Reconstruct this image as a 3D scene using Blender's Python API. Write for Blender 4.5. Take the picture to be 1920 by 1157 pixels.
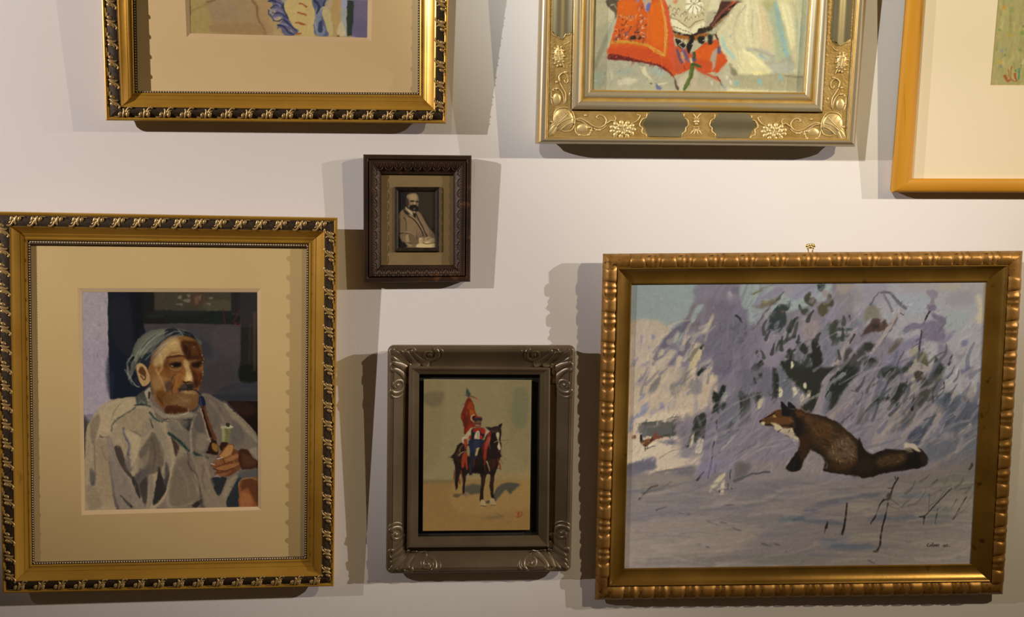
import bpy, math, numpy as np
from mathutils import Matrix, Vector
import bmesh
# ------------------------------------------------------------------ clean start
for _o in list(bpy.data.objects): bpy.data.objects.remove(_o)
scene=bpy.context.scene; COL=scene.collection
EYE=1.6                       # camera height above the floor; wall coordinates below are relative to it
# ------------------------------------------------------------------ camera
PITCH,YAW,ROLL=0.09694069683021117,0.08949534555932512,0.012124719391722997
FPX,PCX,PCY,DIST=2200.,960.,578.5,2.2
def cam_axes():
    f=Vector((math.sin(YAW)*math.cos(PITCH),math.cos(YAW)*math.cos(PITCH),-math.sin(PITCH)))
    r0=Vector((math.cos(YAW),-math.sin(YAW),0)); u0=r0.cross(f)
    return r0*math.cos(ROLL)+u0*math.sin(ROLL), -r0*math.sin(ROLL)+u0*math.cos(ROLL), f
R_,U_,F_=cam_axes()
cd=bpy.data.cameras.new('camera'); co=bpy.data.objects.new('camera',cd); COL.objects.link(co); scene.camera=co
M=Matrix((R_,U_,-F_)).transposed().to_4x4(); M.translation=Vector((0,-DIST,EYE)); co.matrix_world=M
cd.sensor_fit='HORIZONTAL'; cd.sensor_width=36.; cd.lens=36.*FPX/1920.; cd.clip_start=.01
# ------------------------------------------------------------------ world, colour, lights
scene.view_settings.view_transform='Standard'; scene.view_settings.look='None'; scene.view_settings.exposure=0.; scene.view_settings.gamma=1.; scene.view_settings.use_curve_mapping=False
w=bpy.data.worlds.new('room_air'); scene.world=w; w.use_nodes=True
w.node_tree.nodes['Background'].inputs[0].default_value=(1.,.68,.40,1); w.node_tree.nodes['Background'].inputs[1].default_value=.058
#        name      x      y     z     power  colour            aim(x,z)     cone  blend
LIGHTS=[('left',-3.3,-1.5,0.9,552.7,(1.,0.888,0.862),(-0.857, 0.398),41.4,1.),
        ('inner_left',-0.42,-1.5,0.98,124.0,(1.,0.969,0.886),(0.783, 0.562),54.6,1.),
        ('inner_right',2.35,-1.5,0.98,126.4,(1.,0.814,0.521),(0.602, -0.22),71.8,1.),
        ('right',4.2,-1.4,0.95,598.6,(1.,0.889,0.886),(-0.25, -0.488),18.0,1.)]
for n,x,LY,z,pw,c,aim,cone,bl in LIGHTS:
    l=bpy.data.lights.new('track_spot','SPOT'); o=bpy.data.objects.new('track_spot_light',l); COL.objects.link(o)
    l.energy=pw; l.color=c; l.spot_size=math.radians(cone); l.spot_blend=bl; l.shadow_soft_size=.012
    p=Vector((x,LY,z+EYE)); o.location=p; o.rotation_euler=(Vector((aim[0],0,aim[1]+EYE))-p).to_track_quat('-Z','Y').to_euler()
# ------------------------------------------------------------------ brushes: soft polygons and strokes laid on a paint surface
def hexc(h):
    h=h.lstrip('#'); return np.array([int(h[i:i+2],16)/255. for i in (0,2,4)])
def vnoise(h,w,cell,rng):
    gh,gw=int(h/cell)+3,int(w/cell)+3
    g=rng.rand(gh,gw)-.5
    y=np.arange(h)/cell; x=np.arange(w)/cell
    yi=y.astype(int); xi=x.astype(int); fy=y-yi; fx=x-xi
    fy=fy*fy*(3-2*fy); fx=fx*fx*(3-2*fx)
    a=g[yi][:,xi]; b=g[yi][:,xi+1]; c=g[yi+1][:,xi]; d=g[yi+1][:,xi+1]
    return (a*(1-fx)+b*fx)*(1-fy)[:,None]+(c*(1-fx)+d*fx)*fy[:,None]
def pts_of(s):
    return np.array([[float(q) for q in p.split(',')] for p in s.split()])
def smooth(p,closed,n=5):
    if len(p)<3: return p
    q=[]; m=len(p); rg=range(m) if closed else range(m-1)
    for i in rg:
        if closed: a,b,c,d=p[i-1],p[i],p[(i+1)%m],p[(i+2)%m]
        else: a,b,c,d=p[max(i-1,0)],p[i],p[i+1],p[min(i+2,m-1)]
        for k in range(n):
            t=k/n
            q.append(.5*((2*b)+(-a+c)*t+(2*a-5*b+4*c-d)*t*t+(-a+3*b-3*c+d)*t**3))
    if not closed: q.append(p[-1])
    return np.array(q)
class Canvas:
    # a picture surface in millimetre-like units; paint calls take coordinates relative to (ox,oy) at scale sc
    def __init__(s,x0,y0,x1,y1,col,seed=1):
        s.x0,s.y0=x0,y0; s.w,s.h=int(x1-x0)+1,int(y1-y0)+1
        s.a=np.zeros((s.h,s.w,3))+hexc(col); s.rng=np.random.RandomState(seed)
        s.nx=vnoise(s.h,s.w,7,s.rng)*2+vnoise(s.h,s.w,3,s.rng); s.ny=vnoise(s.h,s.w,7,s.rng)*2+vnoise(s.h,s.w,3,s.rng)
        s.ox=s.oy=0.; s.sc=1.; s.wob=1.; s.sm=True; s.bl=1.
    def at(s,ox,oy,sc): s.ox,s.oy,s.sc=ox,oy,sc
    def _box(s,p,m):
        x0=max(int(p[:,0].min()-m),0); x1=min(int(p[:,0].max()+m)+2,s.w)
        y0=max(int(p[:,1].min()-m),0); y1=min(int(p[:,1].max()+m)+2,s.h)
        if x1<=x0 or y1<=y0: return None
        Y,X=np.mgrid[y0:y1,x0:x1].astype(float)
        if s.wob: X=X+s.nx[y0:y1,x0:x1]*s.wob; Y=Y+s.ny[y0:y1,x0:x1]*s.wob
        return x0,x1,y0,y1,X,Y
    def _mix(s,b,al,col):
        x0,x1,y0,y1=b[:4]; v=s.a[y0:y1,x0:x1]; v+=(col-v)*al[...,None]
    def conv(s,t):
        p=pts_of(t) if isinstance(t,str) else np.array(t,float)
        return (p/s.sc+[s.ox-s.x0,s.oy-s.y0])
    def P(s,col,t,blur=1.,al=1.,sm=None):
        blur=max(.5,blur*s.bl); p=s.conv(t)
        if s.sm if sm is None else sm: p=smooth(p,True,4)
        b=s._box(p,blur*2+1)
        if b is None: return
        X,Y=b[4:]; ins=np.zeros(X.shape,bool); d=np.full(X.shape,1e9)
        for i in range(len(p)):
            ax,ay=p[i-1]; bx,by=p[i]; dx,dy=bx-ax,by-ay
            if dy!=0:
                c=(ay>Y)!=(by>Y); ins^=c&(X<ax+(Y-ay)*dx/dy)
            L=dx*dx+dy*dy
            if L<1e-9: continue
            u=np.clip(((X-ax)*dx+(Y-ay)*dy)/L,0,1); d=np.minimum(d,(X-ax-u*dx)**2+(Y-ay-u*dy)**2)
        d=np.sqrt(d); d=np.where(ins,d,-d)
        k=np.clip(d/(2*blur)+.5,0,1); k=k*k*(3-2*k)
        s._mix(b,k*al,hexc(col) if isinstance(col,str) else col)
    def _stroke(s,p,w0,w1,col,blur,al):
        m=max(w0,w1)+blur*2
        b=s._box(p,m)
        if b is None: return
        X,Y=b[4:]; best=np.full(X.shape,-1e9); n=len(p)-1
        for i in range(n):
            ax,ay=p[i]; bx,by=p[i+1]; dx,dy=bx-ax,by-ay; L=dx*dx+dy*dy
            if L<1e-9: continue
            u=np.clip(((X-ax)*dx+(Y-ay)*dy)/L,0,1); r=w0+(w1-w0)*(i+u)/n
            best=np.maximum(best,r/2-np.sqrt((X-ax-u*dx)**2+(Y-ay-u*dy)**2))
        k=np.clip(best/(2*blur)+.5,0,1)
        s._mix(b,k*al,col)
    def S(s,col,w,t,w1=None,blur=.6,al=1.):
        p=smooth(s.conv(t),False,4); w=w/s.sc; w1=w if w1 is None else w1/s.sc
        s._stroke(p,w,w1,hexc(col),blur,al)
    def brush(s,n,ln,wd,ang,jit,al=.5,box=None,mask=None,aj=.25,blur=.7):
        x0,y0,x1,y1=(0,0,s.w,s.h) if box is None else (box[0]-s.x0,box[1]-s.y0,box[2]-s.x0,box[3]-s.y0)
        mp=None
        if mask is not None:
            mp=np.array([[float(q) for q in p.split(',')] for p in mask.split()])-[s.x0,s.y0]
            x0,y0=mp.min(0); x1,y1=mp.max(0)
        R=s.rng; ow=s.wob; s.wob=0
        for _ in range(n):
            x=R.uniform(x0,x1); y=R.uniform(y0,y1)
            if mp is not None:
                c=False
                for i in range(len(mp)):
                    ax,ay=mp[i-1]; bx,by=mp[i]
                    if (ay>y)!=(by>y) and x<ax+(y-ay)*(bx-ax)/(by-ay): c=not c
                if not c: continue
            xi,yi=min(max(int(x),0),s.w-1),min(max(int(y),0),s.h-1)
            c=s.a[yi,xi].copy(); l=R.randn()*jit; c=np.clip(c*(1+l)+R.randn(3)*jit*.05,0,1)
            a=(ang(x+s.x0,y+s.y0) if callable(ang) else ang)+R.randn()*aj
            L=ln*R.uniform(.5,1.3)/2; dx,dy=np.cos(a)*L,-np.sin(a)*L
            s._stroke(np.array([[x-dx,y-dy],[x+dx,y+dy]]),wd*R.uniform(.6,1.3),wd*R.uniform(.2,.8),c,blur,al)
        s.wob=ow
    def tone(s,gain,con,piv,mul):
        L=s.a.mean(-1,keepdims=True)+1e-4; f=np.clip(((L-piv)*con+piv)/L,.62,1.5); s.a=np.clip(s.a*f*gain*np.array(mul),0,1)
    def tex(s,amp,cell=2.,box=None):
        n=1+amp*(vnoise(s.h,s.w,cell,s.rng)+.6*vnoise(s.h,s.w,cell*3.3,s.rng)+.4*vnoise(s.h,s.w,1.01,s.rng))
        s.a*=n[...,None]; np.clip(s.a,0,1,out=s.a)
    def sample(s,X,Y):
        x=np.clip(X-s.x0,0,s.w-1.001); y=np.clip(Y-s.y0,0,s.h-1.001)
        xi=x.astype(int); yi=y.astype(int); fx=(x-xi)[...,None]; fy=(y-yi)[...,None]; a=s.a
        return (a[yi,xi]*(1-fx)+a[yi,xi+1]*fx)*(1-fy)+(a[yi+1,xi]*(1-fx)+a[yi+1,xi+1]*fx)*fy
# ------------------------------------------------------------------ helpers
def link(o,parent=None,mat=None):
    COL.objects.link(o)
    if parent is not None: o.parent=parent
    return o
def lin(c):
    c=np.asarray(c,float); return np.where(c<=.04045,c/12.92,((c+.055)/1.055)**2.4)
def nodes(m): m.use_nodes=True; return m.node_tree.nodes,m.node_tree.links,m.node_tree.nodes['Principled BSDF']
def mat(name,c1,c2=None,rough=.5,metal=0.,nscale=20.,stretch=(1,1,1),bump=0.,bscale=200.,wear=None,wearth=.62,coat=0.,rvar=0.,detail=4.,spec=.5):
    m=bpy.data.materials.new(name); N,L,B=nodes(m)
    B.inputs['Roughness'].default_value=rough; B.inputs['Metallic'].default_value=metal
    B.inputs['Coat Weight'].default_value=coat; B.inputs['Coat Roughness'].default_value=.15; B.inputs['Specular IOR Level'].default_value=spec
    tc=N.new('ShaderNodeTexCoord'); mp=N.new('ShaderNodeMapping'); mp.inputs['Scale'].default_value=stretch; L.new(tc.outputs['Object'],mp.inputs[0])
    nz=N.new('ShaderNodeTexNoise'); nz.inputs['Scale'].default_value=nscale; nz.inputs['Detail'].default_value=detail; L.new(mp.outputs[0],nz.inputs['Vector'])
    rp=N.new('ShaderNodeValToRGB'); rp.color_ramp.elements[0].position=.3; rp.color_ramp.elements[1].position=.7
    rp.color_ramp.elements[0].color=(*c1,1); rp.color_ramp.elements[1].color=(*(c2 or c1),1); L.new(nz.outputs['Fac'],rp.inputs[0]); out=rp.outputs[0]
    if wear is not None:
        n2=N.new('ShaderNodeTexNoise'); n2.inputs['Scale'].default_value=nscale*2.7; n2.inputs['Detail'].default_value=6; L.new(mp.outputs[0],n2.inputs['Vector'])
        r2=N.new('ShaderNodeValToRGB'); r2.color_ramp.elements[0].position=wearth; r2.color_ramp.elements[1].position=min(wearth+.08,1); L.new(n2.outputs['Fac'],r2.inputs[0])
        mx=N.new('ShaderNodeMix'); mx.data_type='RGBA'; L.new(r2.outputs[0],mx.inputs[0]); L.new(out,mx.inputs[6]); mx.inputs[7].default_value=(*wear,1); out=mx.outputs[2]
    L.new(out,B.inputs['Base Color'])
    if rvar:
        mr=N.new('ShaderNodeMapRange'); mr.inputs['To Min'].default_value=rough-rvar; mr.inputs['To Max'].default_value=rough+rvar; L.new(nz.outputs['Fac'],mr.inputs[0]); L.new(mr.outputs[0],B.inputs['Roughness'])
    if bump:
        n3=N.new('ShaderNodeTexNoise'); n3.inputs['Scale'].default_value=bscale; n3.inputs['Detail'].default_value=3; L.new(mp.outputs[0],n3.inputs['Vector'])
        bp=N.new('ShaderNodeBump'); bp.inputs['Strength'].default_value=bump; bp.inputs['Distance'].default_value=.001; L.new(n3.outputs['Fac'],bp.inputs['Height']); L.new(bp.outputs[0],B.inputs['Normal'])
    return m
def mesh_obj(name,V,Fc,mats,parent=None,midx=None,smooth=True,sharp=35,kind=None):
    me=bpy.data.meshes.new(name); me.from_pydata([tuple(v) for v in V],[],Fc)
    for m in (mats if isinstance(mats,(list,tuple)) else [mats]): me.materials.append(m)
    if midx is not None: me.polygons.foreach_set('material_index',midx)
    me.validate(); bm=bmesh.new(); bm.from_mesh(me); bmesh.ops.recalc_face_normals(bm,faces=bm.faces); bm.to_mesh(me); bm.free()
    if smooth:
        me.polygons.foreach_set('use_smooth',[True]*len(me.polygons)); me.set_sharp_from_angle(angle=math.radians(sharp))
    me.update(); o=bpy.data.objects.new(name,me); link(o,parent)
    if kind: o['kind']=kind
    return o
# ------------------------------------------------------------------ survey of the hanging frames
# bottom centre x, z (eye level = 0), width, height, roll, forward lean, turn
FR={'F1': [-0.23157, 0.12628, 0.60529, 0.75, -0.0044, 0.05221, -0.00015], 'F2': [0.53874, 0.0972, 0.60776, 0.75, -0.00059, 0.05935, 0.00015], 'F3': [1.27259, 0.01444, 0.7, 0.7, 0.00353, 0.05846, 0.00032], 'F4': [-0.43594, -0.74053, 0.60292, 0.69762, 0.00803, 0.02019, 0.00718], 'F5': [0.01879, -0.16477, 0.19807, 0.23523, -0.0039, 0.02111, 0.00028], 'F6': [0.13899, -0.7196, 0.35205, 0.43904, 0.00277, 0.01963, 0.00014], 'F7': [0.7739, -0.77915, 0.8166, 0.67766, -0.00545, 0.02397, -0.00792]}
DEPTH={'F1':.88,'F2':.98,'F3':.66,'F4':.72,'F5':1.,'F6':.85,'F7':.74}      # how far each moulding stands out, relative to its drawn profile
def frame_matrix(k):
    x,z,w_,h_,ro,le,ya=FR[k]
    return Matrix.Translation((x,0,z+EYE))@Matrix.Rotation(ya,4,'Z')@Matrix.Rotation(le,4,'X')@Matrix.Rotation(ro,4,'Y')@Matrix.Diagonal((1,DEPTH[k],1,1))
FM={k:frame_matrix(k) for k in FR}; FI={k:np.array(FM[k].inverted()) for k in FR}; FA={k:np.array(FM[k]) for k in FR}
CAMP=np.array([0,-DIST,EYE]); RA,UA,FA_=np.array(R_),np.array(U_),np.array(F_)
def loc(k,px,py,h):
    """reference drawing position -> (x,z) in the frame's own plane, h metres in front of its back"""
    d=RA*(px-PCX)/FPX+UA*(PCY-py)/FPX+FA_
    Mi=FI[k]; o=Mi[:3,:3]@CAMP+Mi[:3,3]; v=Mi[:3,:3]@d; t=(-h-o[1])/v[1]; p=o+t*v
    return np.array([p[0],p[2]])
def refpos(k,X,Z,h):
    """frame-local position -> reference drawing position (where to look up paint)"""
    A=FA[k]; P=np.stack([X,np.full_like(X,-h),Z],-1)@A[:3,:3].T+A[:3,3]-CAMP; z=P@FA_
    return PCX+FPX*(P@RA)/z, PCY-FPX*(P@UA)/z
def quad(k,pts,h): return np.array([loc(k,*p,h) for p in pts])        # TL TR BR BL
def quad_tall(k,L0,R0,BR,BL,h,top):
    a=[loc(k,*p,h) for p in (L0,R0,BR,BL)]
    ext=lambda b,t: b+(t-b)*((top-b[1])/(t[1]-b[1]))
    return np.array([ext(a[3],a[0]),ext(a[2],a[1]),a[2],a[3]])
def inset(Q,d):
    c=np.array([[1,-1],[-1,-1],[-1,1],[1,1]],float); return Q+c*d
SIDES=((3,2,'bottom'),(2,1,'right'),(1,0,'top'),(0,3,'left'))
def rails(parent,rings,mats,midx,n=2,name='frame_rail',sharp=40):
    """four mitred lengths of moulding; rings = [(quad,height)...] from the back edge round to the sight edge"""
    out=[]
    for a,b,_ in SIDES:
        V=[];F=[];mi=[]; m=len(rings)
        for s in np.linspace(0,1,n):
            for Q,h in rings:
                p=Q[a]*(1-s)+Q[b]*s; V.append((p[0],-h,p[1]))
        for i in range(n-1):
            for j in range(m-1): F.append((i*m+j,i*m+j+1,(i+1)*m+j+1,(i+1)*m+j)); mi.append(midx[j])
            F.append((i*m+m-1,i*m,(i+1)*m,(i+1)*m+m-1)); mi.append(midx[0])
        F.append(tuple(range(m))); mi.append(midx[0]); F.append(tuple(range((n-1)*m,n*m))[::-1]); mi.append(midx[0])
        out.append(mesh_obj(name,V,F,mats,parent,mi,sharp=sharp))
    return out
def ring_mesh(name,parent,rings,m,kind=None,sharp=30,closed=False):
    V=[];F=[];k=len(rings[0][0])
    for Q,h in rings:
        hh=h if hasattr(h,'__len__') else [h]*k
        V+=[(p[0],-q,p[1]) for p,q in zip(Q,hh)]
    for j in range(len(rings)-1):
        for i in range(k): F.append((j*k+i,j*k+(i+1)%k,(j+1)*k+(i+1)%k,(j+1)*k+i))
    if closed:
        j=len(rings)-1
        for i in range(k): F.append((j*k+i,j*k+(i+1)%k,(i+1)%k,i))
    return mesh_obj(name,V,F,m,parent,sharp=sharp,kind=kind)
def cr(p,n=4):
    p=np.array(p,float)
    return smooth(p,False,n) if len(p)>2 else p
def ribbon(V,F,pts,w,hk=.45,w1=None,base=0.,nn=4,ns=6,mode='taper'):
    """raised rounded strand of carving: pts (a,b) in mm, w width in mm"""
    p=cr(pts,nn); n=len(p); o=len(V); w1=w if w1 is None else w1
    for i in range(n):
        t=p[min(i+1,n-1)]-p[max(i-1,0)]; t=t/(np.hypot(*t)+1e-9); nr=np.array([-t[1],t[0]]); u=i/(n-1)
        ww=w+(w1-w)*u
        if mode=='leaf': ww=w*(math.sin(math.pi*min(max(.06+.9*u,0),1))**.7)
        elif mode=='drop': ww=w*math.sqrt(max(0.02,1-(2*u-1)**2))
        else: ww*= 1. if .04<u<.96 else .45
        for j in range(ns+1):
            an=math.pi*j/ns; q=p[i]+nr*math.cos(an)*ww/2; V.append((q[0],q[1],base+math.sin(an)*ww*hk-.15))
    for i in range(n-1):
        for j in range(ns): F.append((o+i*(ns+1)+j,o+i*(ns+1)+j+1,o+(i+1)*(ns+1)+j+1,o+(i+1)*(ns+1)+j))
    for i in (0,n-1): F.append(tuple(o+i*(ns+1)+j for j in range(ns+1)))
def dome(V,F,cx,cy,rx,ry,hgt,rot=0.,n=14,m=4,base=0.,rip=0,ra=0.):
    o=len(V); c,s=math.cos(rot),math.sin(rot)
    for i in range(m):
        f=1-i/m; z=hgt*math.sqrt(max(0,1-f*f))
        for j in range(n):
            a=2*math.pi*j/n; g=f*(1+ra*math.cos(rip*a)); x,y=rx*g*math.cos(a),ry*g*math.sin(a); V.append((cx+x*c-y*s,cy+x*s+y*c,base+z-.15))
    V.append((cx,cy,base+hgt-.15))
    for i in range(m-1):
        for j in range(n): F.append((o+i*n+j,o+i*n+(j+1)%n,o+(i+1)*n+(j+1)%n,o+(i+1)*n+j))
    for j in range(n): F.append((o+(m-1)*n+j,o+(m-1)*n+(j+1)%n,o+m*n))
def spiral(cx,cy,r0,r1,a0,turns,n=16):
    return [(cx+(r0+(r1-r0)*i/n)*math.cos(a0+turns*2*math.pi*i/n),cy+(r0+(r1-r0)*i/n)*math.sin(a0+turns*2*math.pi*i/n)) for i in range(n+1)]
def to_local(V,f): return [f(*v) for v in V]
def relief(name,parent,VF,mt,f,sharp=50,kind=None):
    V,F=VF; return mesh_obj(name,[f(*v) for v in V],F,mt,parent,sharp=sharp,kind=kind)
def proto(name,VF,mt,sharp=50):
    V,F=VF; me=bpy.data.meshes.new(name); me.from_pydata([(v[0]*.001,v[1]*.001,v[2]*.001) for v in V],[],F); me.materials.append(mt)
    bm=bmesh.new(); bm.from_mesh(me); bmesh.ops.recalc_face_normals(bm,faces=bm.faces); bm.to_mesh(me); bm.free()
    me.polygons.foreach_set('use_smooth',[True]*len(me.polygons)); me.set_sharp_from_angle(angle=math.radians(sharp)); return me
def place(me,name,parent,p,ax,inn,h,slope=0.,scale=(1,1,1)):
    """seat a carved piece: p (x,z) on the moulding, ax along, inn towards the picture, slope = rise of the surface towards the picture"""
    X=Vector((ax[0],0,ax[1])).normalized(); Y=Vector((inn[0],0,inn[1])).normalized(); Y=(Y*math.cos(slope)+Vector((0,-1,0))*math.sin(slope)).normalized()
    Z=X.cross(Y)
    if Z.y>0: Z=-Z
    m=Matrix(((X.x,Y.x,Z.x,p[0]),(X.y,Y.y,Z.y,-h),(X.z,Y.z,Z.z,p[1]),(0,0,0,1)))@Matrix.Diagonal((*scale,1))
    o=bpy.data.objects.new(name,me); link(o,parent); o.matrix_local=m; return o
def thing(name,k,label,cat,group=None):
    o=bpy.data.objects.new(name,None); link(o); o.matrix_world=FM[k]; o['label']=label; o['category']=cat; o.empty_display_size=.05
    if group: o['group']=group
    return o
def picture(name,k,parent,Q,h,canvas,m,E,label,step=.0011,vis=None):
    """flat painted surface; the paint is a colour attribute"""
    w_=np.hypot(*(Q[1]-Q[0])); hh=np.hypot(*(Q[0]-Q[3])); nx=int(w_/step)+1
    if vis is None: sv=np.linspace(0,1,int(hh/step)+1)
    else: sv=np.concatenate([np.linspace(0,vis,int(hh*vis/step)+1),np.linspace(vis,1,40)[1:]])
    ny=len(sv); su=np.linspace(0,1,nx); S,T=np.meshgrid(su,sv)
    G=(Q[3]*(1-S)[...,None]+Q[2]*S[...,None])*(1-T)[...,None]+(Q[0]*(1-S)[...,None]+Q[1]*S[...,None])*T[...,None]
    X,Z=G[...,0],G[...,1]; px,py=refpos(k,X,Z,h); C=canvas.sample(px,py)
    alb=np.clip(lin(C)/E(px,py),.002,.92)
    V=np.stack([X,np.full_like(X,-h),Z],-1).reshape(-1,3); idx=np.arange(nx*ny).reshape(ny,nx)
    F=np.stack([idx[:-1,:-1],idx[:-1,1:],idx[1:,1:],idx[1:,:-1]],-1).reshape(-1,4)
    border=np.concatenate([idx[0,:],idx[1:,-1],idx[-1,-2::-1],idx[-2:0:-1,0]]); nb=len(border); base=len(V)
    Vb=V[border]+[0,.002,0]; V=np.concatenate([V,Vb]); j=np.arange(nb)
    Fb=np.stack([border,base+j,base+(j+1)%nb,np.roll(border,-1)],-1); F=np.concatenate([F,Fb])
    me=bpy.data.meshes.new(name); me.vertices.add(len(V)); me.vertices.foreach_set('co',V.ravel())
    me.loops.add(F.size); me.loops.foreach_set('vertex_index',F.ravel().astype(np.int32)); me.polygons.add(len(F)); me.polygons.foreach_set('loop_start',np.arange(len(F),dtype=np.int32)*4)
    me.update(calc_edges=True); me.validate()
    at=me.color_attributes.new('paint','FLOAT_COLOR','POINT'); A=np.ones((len(V),4)); A[:nx*ny,:3]=alb.reshape(-1,3); A[nx*ny:,:3]=alb.reshape(-1,3)[border]
    at.data.foreach_set('color',A.ravel()); me.materials.append(m); o=bpy.data.objects.new(name,me); link(o,parent)
    if label: o['label']=label
    return o
def paint_mat(name,rough,bump,bscale,spec=.4):
    m=bpy.data.materials.new(name); N,L,B=nodes(m); a=N.new('ShaderNodeVertexColor'); a.layer_name='paint'; L.new(a.outputs[0],B.inputs['Base Color'])
    B.inputs['Roughness'].default_value=rough; B.inputs['Specular IOR Level'].default_value=spec
    tc=N.new('ShaderNodeTexCoord'); n3=N.new('ShaderNodeTexNoise'); n3.inputs['Scale'].default_value=bscale; n3.inputs['Detail'].default_value=3; L.new(tc.outputs['Object'],n3.inputs['Vector'])
    bp=N.new('ShaderNodeBump'); bp.inputs['Strength'].default_value=bump; bp.inputs['Distance'].default_value=.0006; L.new(n3.outputs['Fac'],bp.inputs['Height']); L.new(bp.outputs[0],B.inputs['Normal'])
    return m
# ------------------------------------------------------------------ materials
M_wall=mat('wall_paint',(.70,.685,.665),(.72,.705,.685),rough=.9,nscale=3,bump=.12,bscale=350,spec=.2)
M_floor=mat('floor_oak',(.20,.12,.06),(.28,.17,.09),rough=.45,nscale=4,stretch=(1,12,1))
M_ceil=mat('ceiling_white',(.7,.68,.65),rough=.9)
M_gold=mat('antique_gold_leaf',(.44,.235,.028),(.55,.31,.045),rough=.27,metal=.45,nscale=9,bump=.05,bscale=90,wear=(.30,.14,.02),wearth=.7,rvar=.05)
M_band=mat('dark_gilt_ground',(.014,.008,.003),(.05,.030,.011),rough=.6,metal=.1,nscale=300,bump=.5,bscale=1100,spec=.25)
M_sprig=mat('pale_gold_relief',(.34,.22,.075),(.46,.32,.13),rough=.36,metal=.4,nscale=60)
M_bead=mat('bead_gold',(.42,.32,.17),(.55,.44,.27),rough=.35,metal=.4,nscale=120)
M_dark=mat('dark_rebate',(.04,.024,.01),(.06,.035,.015),rough=.6,nscale=50)
M_mat=mat('cream_mount_board',(.56,.42,.19),(.59,.445,.205),rough=.95,nscale=6,spec=.1)
M_mat1=mat('light_cream_mount_board',(.66,.50,.26),(.69,.525,.275),rough=.95,nscale=6,spec=.1)
M_bev=mat('mount_bevel',(.60,.45,.25),(.64,.48,.27),rough=.9,nscale=20,spec=.1)
M_matB=mat('pale_mount_board',(.71,.625,.44),(.73,.64,.455),rough=.95,nscale=6,spec=.1)
M_matC=mat('drab_mount_board',(.20,.145,.065),(.23,.165,.075),rough=.95,nscale=30,spec=.1)
M_bronze=mat('worn_bronze',(.022,.013,.008),(.055,.028,.014),rough=.42,metal=.35,nscale=14,bump=.3,bscale=260,wear=(.13,.055,.02),wearth=.60,detail=8)
M_bronzeR=mat('worn_bronze_relief',(.04,.024,.014),(.09,.045,.022),rough=.4,metal=.4,nscale=30,wear=(.17,.08,.035),wearth=.6,detail=8)
M_miniframe=mat('black_gilt_slip',(.012,.009,.006),(.035,.024,.012),rough=.45,metal=.2,nscale=120,wear=(.25,.17,.07),wearth=.7,spec=.3)
M_pewter=mat('pewter_leaf',(.10,.074,.040),(.155,.116,.067),rough=.34,metal=.35,nscale=10,bump=.08,bscale=120,rvar=.08)
M_black=mat('black_slip',(.006,.007,.005),(.012,.013,.009),rough=.7,nscale=40)
M_oldgold=mat('bronze_gold',(.19,.10,.014),(.28,.155,.025),rough=.3,metal=.6,nscale=12,bump=.1,bscale=120,wear=(.09,.04,.01),wearth=.66,rvar=.05)
M_carved=mat('burnished_gold',(.23,.11,.019),(.37,.195,.043),rough=.43,metal=.55,nscale=45,bump=.12,bscale=150,wear=(.09,.04,.01),wearth=.6)
M_silver=mat('silver_gilt_streaked',(.46,.40,.25),(.36,.29,.19),rough=.3,metal=.5,nscale=60,stretch=(1,1,.03),bump=.1,bscale=160,wear=(.50,.33,.09),wearth=.56)
M_silverH=mat('silver_gilt_streaked_across',(.46,.40,.25),(.36,.29,.19),rough=.3,metal=.5,nscale=60,stretch=(.03,1,1),bump=.1,bscale=160,wear=(.50,.33,.09),wearth=.56)
M_warm=mat('warm_gilt_line',(.50,.31,.07),(.60,.42,.14),rough=.34,metal=.5,nscale=40,bump=.1,bscale=160)
M_champ=mat('champagne_gold_ground',(.40,.25,.065),(.54,.37,.13),rough=.38,metal=.45,nscale=60,bump=.6,bscale=260)
M_champR=mat('champagne_gold_relief',(.56,.40,.15),(.68,.54,.27),rough=.42,metal=.5,nscale=90,bump=.2,bscale=300)
M_cart=mat('silver_cartouche',(.36,.32,.18),(.46,.41,.25),rough=.26,metal=.75,nscale=8)
M_wood=mat('honey_wood',(.42,.18,.010),(.56,.27,.022),rough=.5,nscale=30,stretch=(1,1,.06),spec=.2,wear=(.32,.12,.008),wearth=.62)
M_woodH=mat('honey_wood_across',(.42,.18,.010),(.56,.27,.022),rough=.5,nscale=30,stretch=(.06,1,1),spec=.2,wear=(.32,.12,.008),wearth=.62)
M_brass=mat('brass',(.55,.38,.14),(.66,.48,.2),rough=.3,metal=.8,nscale=60)
M_oil=paint_mat('oil_paint',.5,.35,900); M_oil2=paint_mat('oil_paint_glossy',.4,.5,700); M_wc=paint_mat('watercolour_on_paper',.95,.25,1400,.1); M_photo=paint_mat('photographic_print',.5,.05,900)
# ------------------------------------------------------------------ setting
def slab(name,x0,x1,y0,y1,z0,z1,m):
    V=[(x,y,z) for x in (x0,x1) for y in (y0,y1) for z in (z0,z1)]
    o=mesh_obj(name,V,[(0,1,3,2),(4,6,7,5),(0,4,5,1),(2,3,7,6),(0,2,6,4),(1,5,7,3)],m,smooth=False); o['kind']='structure'; return o
slab('wall_back',-4.5,5.5,0,.12,0,3.4,M_wall)
slab('floor',-4.5,5.5,-4.5,.12,-.1,0,M_floor)
slab('ceiling',-4.5,5.5,-4.5,.12,3.4,3.5,M_ceil)
def edge(Q,a,b):
    d=Q[b]-Q[a]; L=np.hypot(*d); return Q[a],d/L,L
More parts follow.
